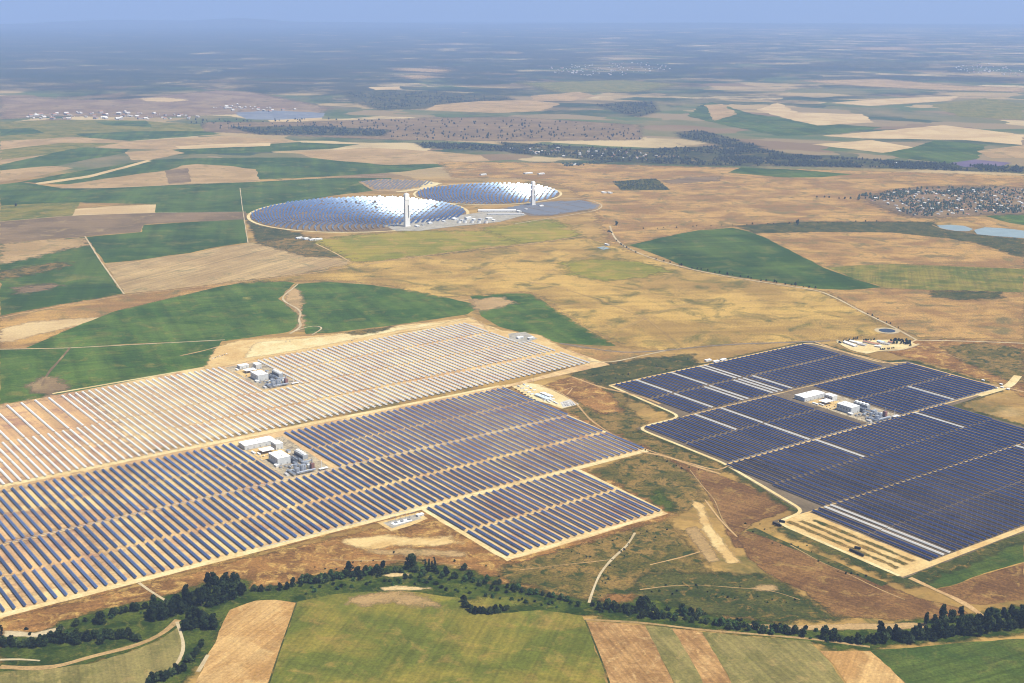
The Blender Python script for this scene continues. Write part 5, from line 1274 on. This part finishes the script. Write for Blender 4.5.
mass('village_trees', 'dark trees filling the gardens of the village', [(vill, 760), ([(872,201),(940,203),(1000,207),(1030,209),(1030,214),(960,213),(900,211)], 240), ([(890,192),(960,189),(1000,190),(960,194),(900,196)], 200), ([(868,198),(890,194),(915,190),(930,192),(900,199),(875,202)], 60)], s0=7, s1=12)
mass('tree_belt', 'long dark belt of trees crossing the plain', [([(500,143),(560,146),(637,150),(742,145.5),(792,155),(882,160.5),(1024,167.5),(1024,173),(882,168),(782,166),(702,165.5),(602,160.5),(512,153)], 1500),
    ([(702,160),(742,147),(792,156),(882,161),(960,165),(1024,169),(1024,172),(900,168),(782,166)], 900), ([(677,132),(702,131),(762,147),(742,149),(682,138)], 260)], s0=9, s1=16)
mass('oak_pasture', 'scattered oaks on the brown plain beyond the fields', [([(230,127.5),(310,126),(390,130),(382,136),(260,134.5)], 420), ([(415,142.5),(512,146.5),(512,151.5),(425,148)], 300), ([(180,120),(420,119),(512,120),(640,126),(640,140),(420,140),(200,128)], 420), ([(597,105),(652,102),(657,112),(637,117),(610,110)], 200), ([(345,93),(440,92),(515,100),(450,103),(380,110)], 380)], s0=9, s1=17)
mass('orchard_trees', 'square plot of orchard trees in the tan plain', [([(613,182),(656,179),(669,189.6),(621,190)], 260)], s0=5, s1=8)
mass('wood_clumps', 'dark clumps by the farm buildings behind the towers', [([(560,164),(575,163),(588,165.5),(566,166.5)], 60), ([(585,163),(610,160),(614,162),(590,165)], 40), ([(858,196),(872,194),(872,199),(858,200)], 24)], s0=9, s1=14)

# ------------------------------------------------------------------ air, sky, sun, camera
def haze():
    mb = MB(); mb.box(-78000,-78000,-420,78000,78000,1118)
    m = bpy.data.materials.new('hazy air'); m.use_nodes = True; nt = m.node_tree; nt.nodes.clear()
    out = N(nt, 'ShaderNodeOutputMaterial'); pv = N(nt, 'ShaderNodeVolumePrincipled')
    pv.inputs['Color'].default_value = HAZE_C; pv.inputs['Density'].default_value = HAZE_D; pv.inputs['Anisotropy'].default_value = 0.0
    nt.links.new(pv.outputs[0], out.inputs['Volume'])
    try: m.cycles.homogeneous_volume = True
    except Exception: pass
    o = mb.build('haze', m); tag(o, 'thin blue haze filling the air over the plain', 'haze', kind='stuff')
HAZE_C = (.40, .58, 1.0, 1); HAZE_D = 3.3e-5
haze()
w = bpy.data.worlds.new('World'); SC.world = w; w.use_nodes = True
nt = w.node_tree; bg = nt.nodes['Background']
sky = N(nt, 'ShaderNodeTexSky', sky_type='NISHITA'); sky.sun_disc = False
sky.sun_elevation = SUN_EL; sky.sun_rotation = math.atan2(SUN.x, SUN.y); sky.altitude = 300; sky.dust_density = 1.6
nt.links.new(sky.outputs[0], bg.inputs[0]); bg.inputs[1].default_value = 0.062
sd = bpy.data.lights.new('sun', 'SUN'); sd.energy = 4.4; sd.angle = R(.53); sd.color = (1, .94, .83)
so = link('sun', sd); so.rotation_euler = SUN.to_track_quat('Z', 'Y').to_euler(); so.location = (0, 0, 1000)
cd = bpy.data.cameras.new('camera'); cd.sensor_width = 36; cd.lens = F / 1024 * 36; cd.clip_start = 1; cd.clip_end = 400000
co = link('camera', cd); co.location = (0, 0, H); co.rotation_euler = (math.pi/2 - PITCH, 0, 0); SC.camera = co
vs = SC.view_settings; vs.view_transform = 'Standard'; vs.look = 'None'; vs.gamma = 1; vs.exposure = 0.75
SC.render.engine = 'CYCLES'
cy = SC.cycles; cy.max_bounces = 5; cy.diffuse_bounces = 2; cy.glossy_bounces = 3; cy.volume_bounces = 3; cy.transparent_max_bounces = 24
cy.filter_width = 1.1; cy.use_denoising = True; cy.sample_clamp_indirect = 6; cy.caustics_reflective = False
try: cy.denoiser = 'OPENIMAGEDENOISE'; cy.denoising_input_passes = 'RGB_ALBEDO_NORMAL'; cy.denoising_prefilter = 'ACCURATE'
except Exception: pass
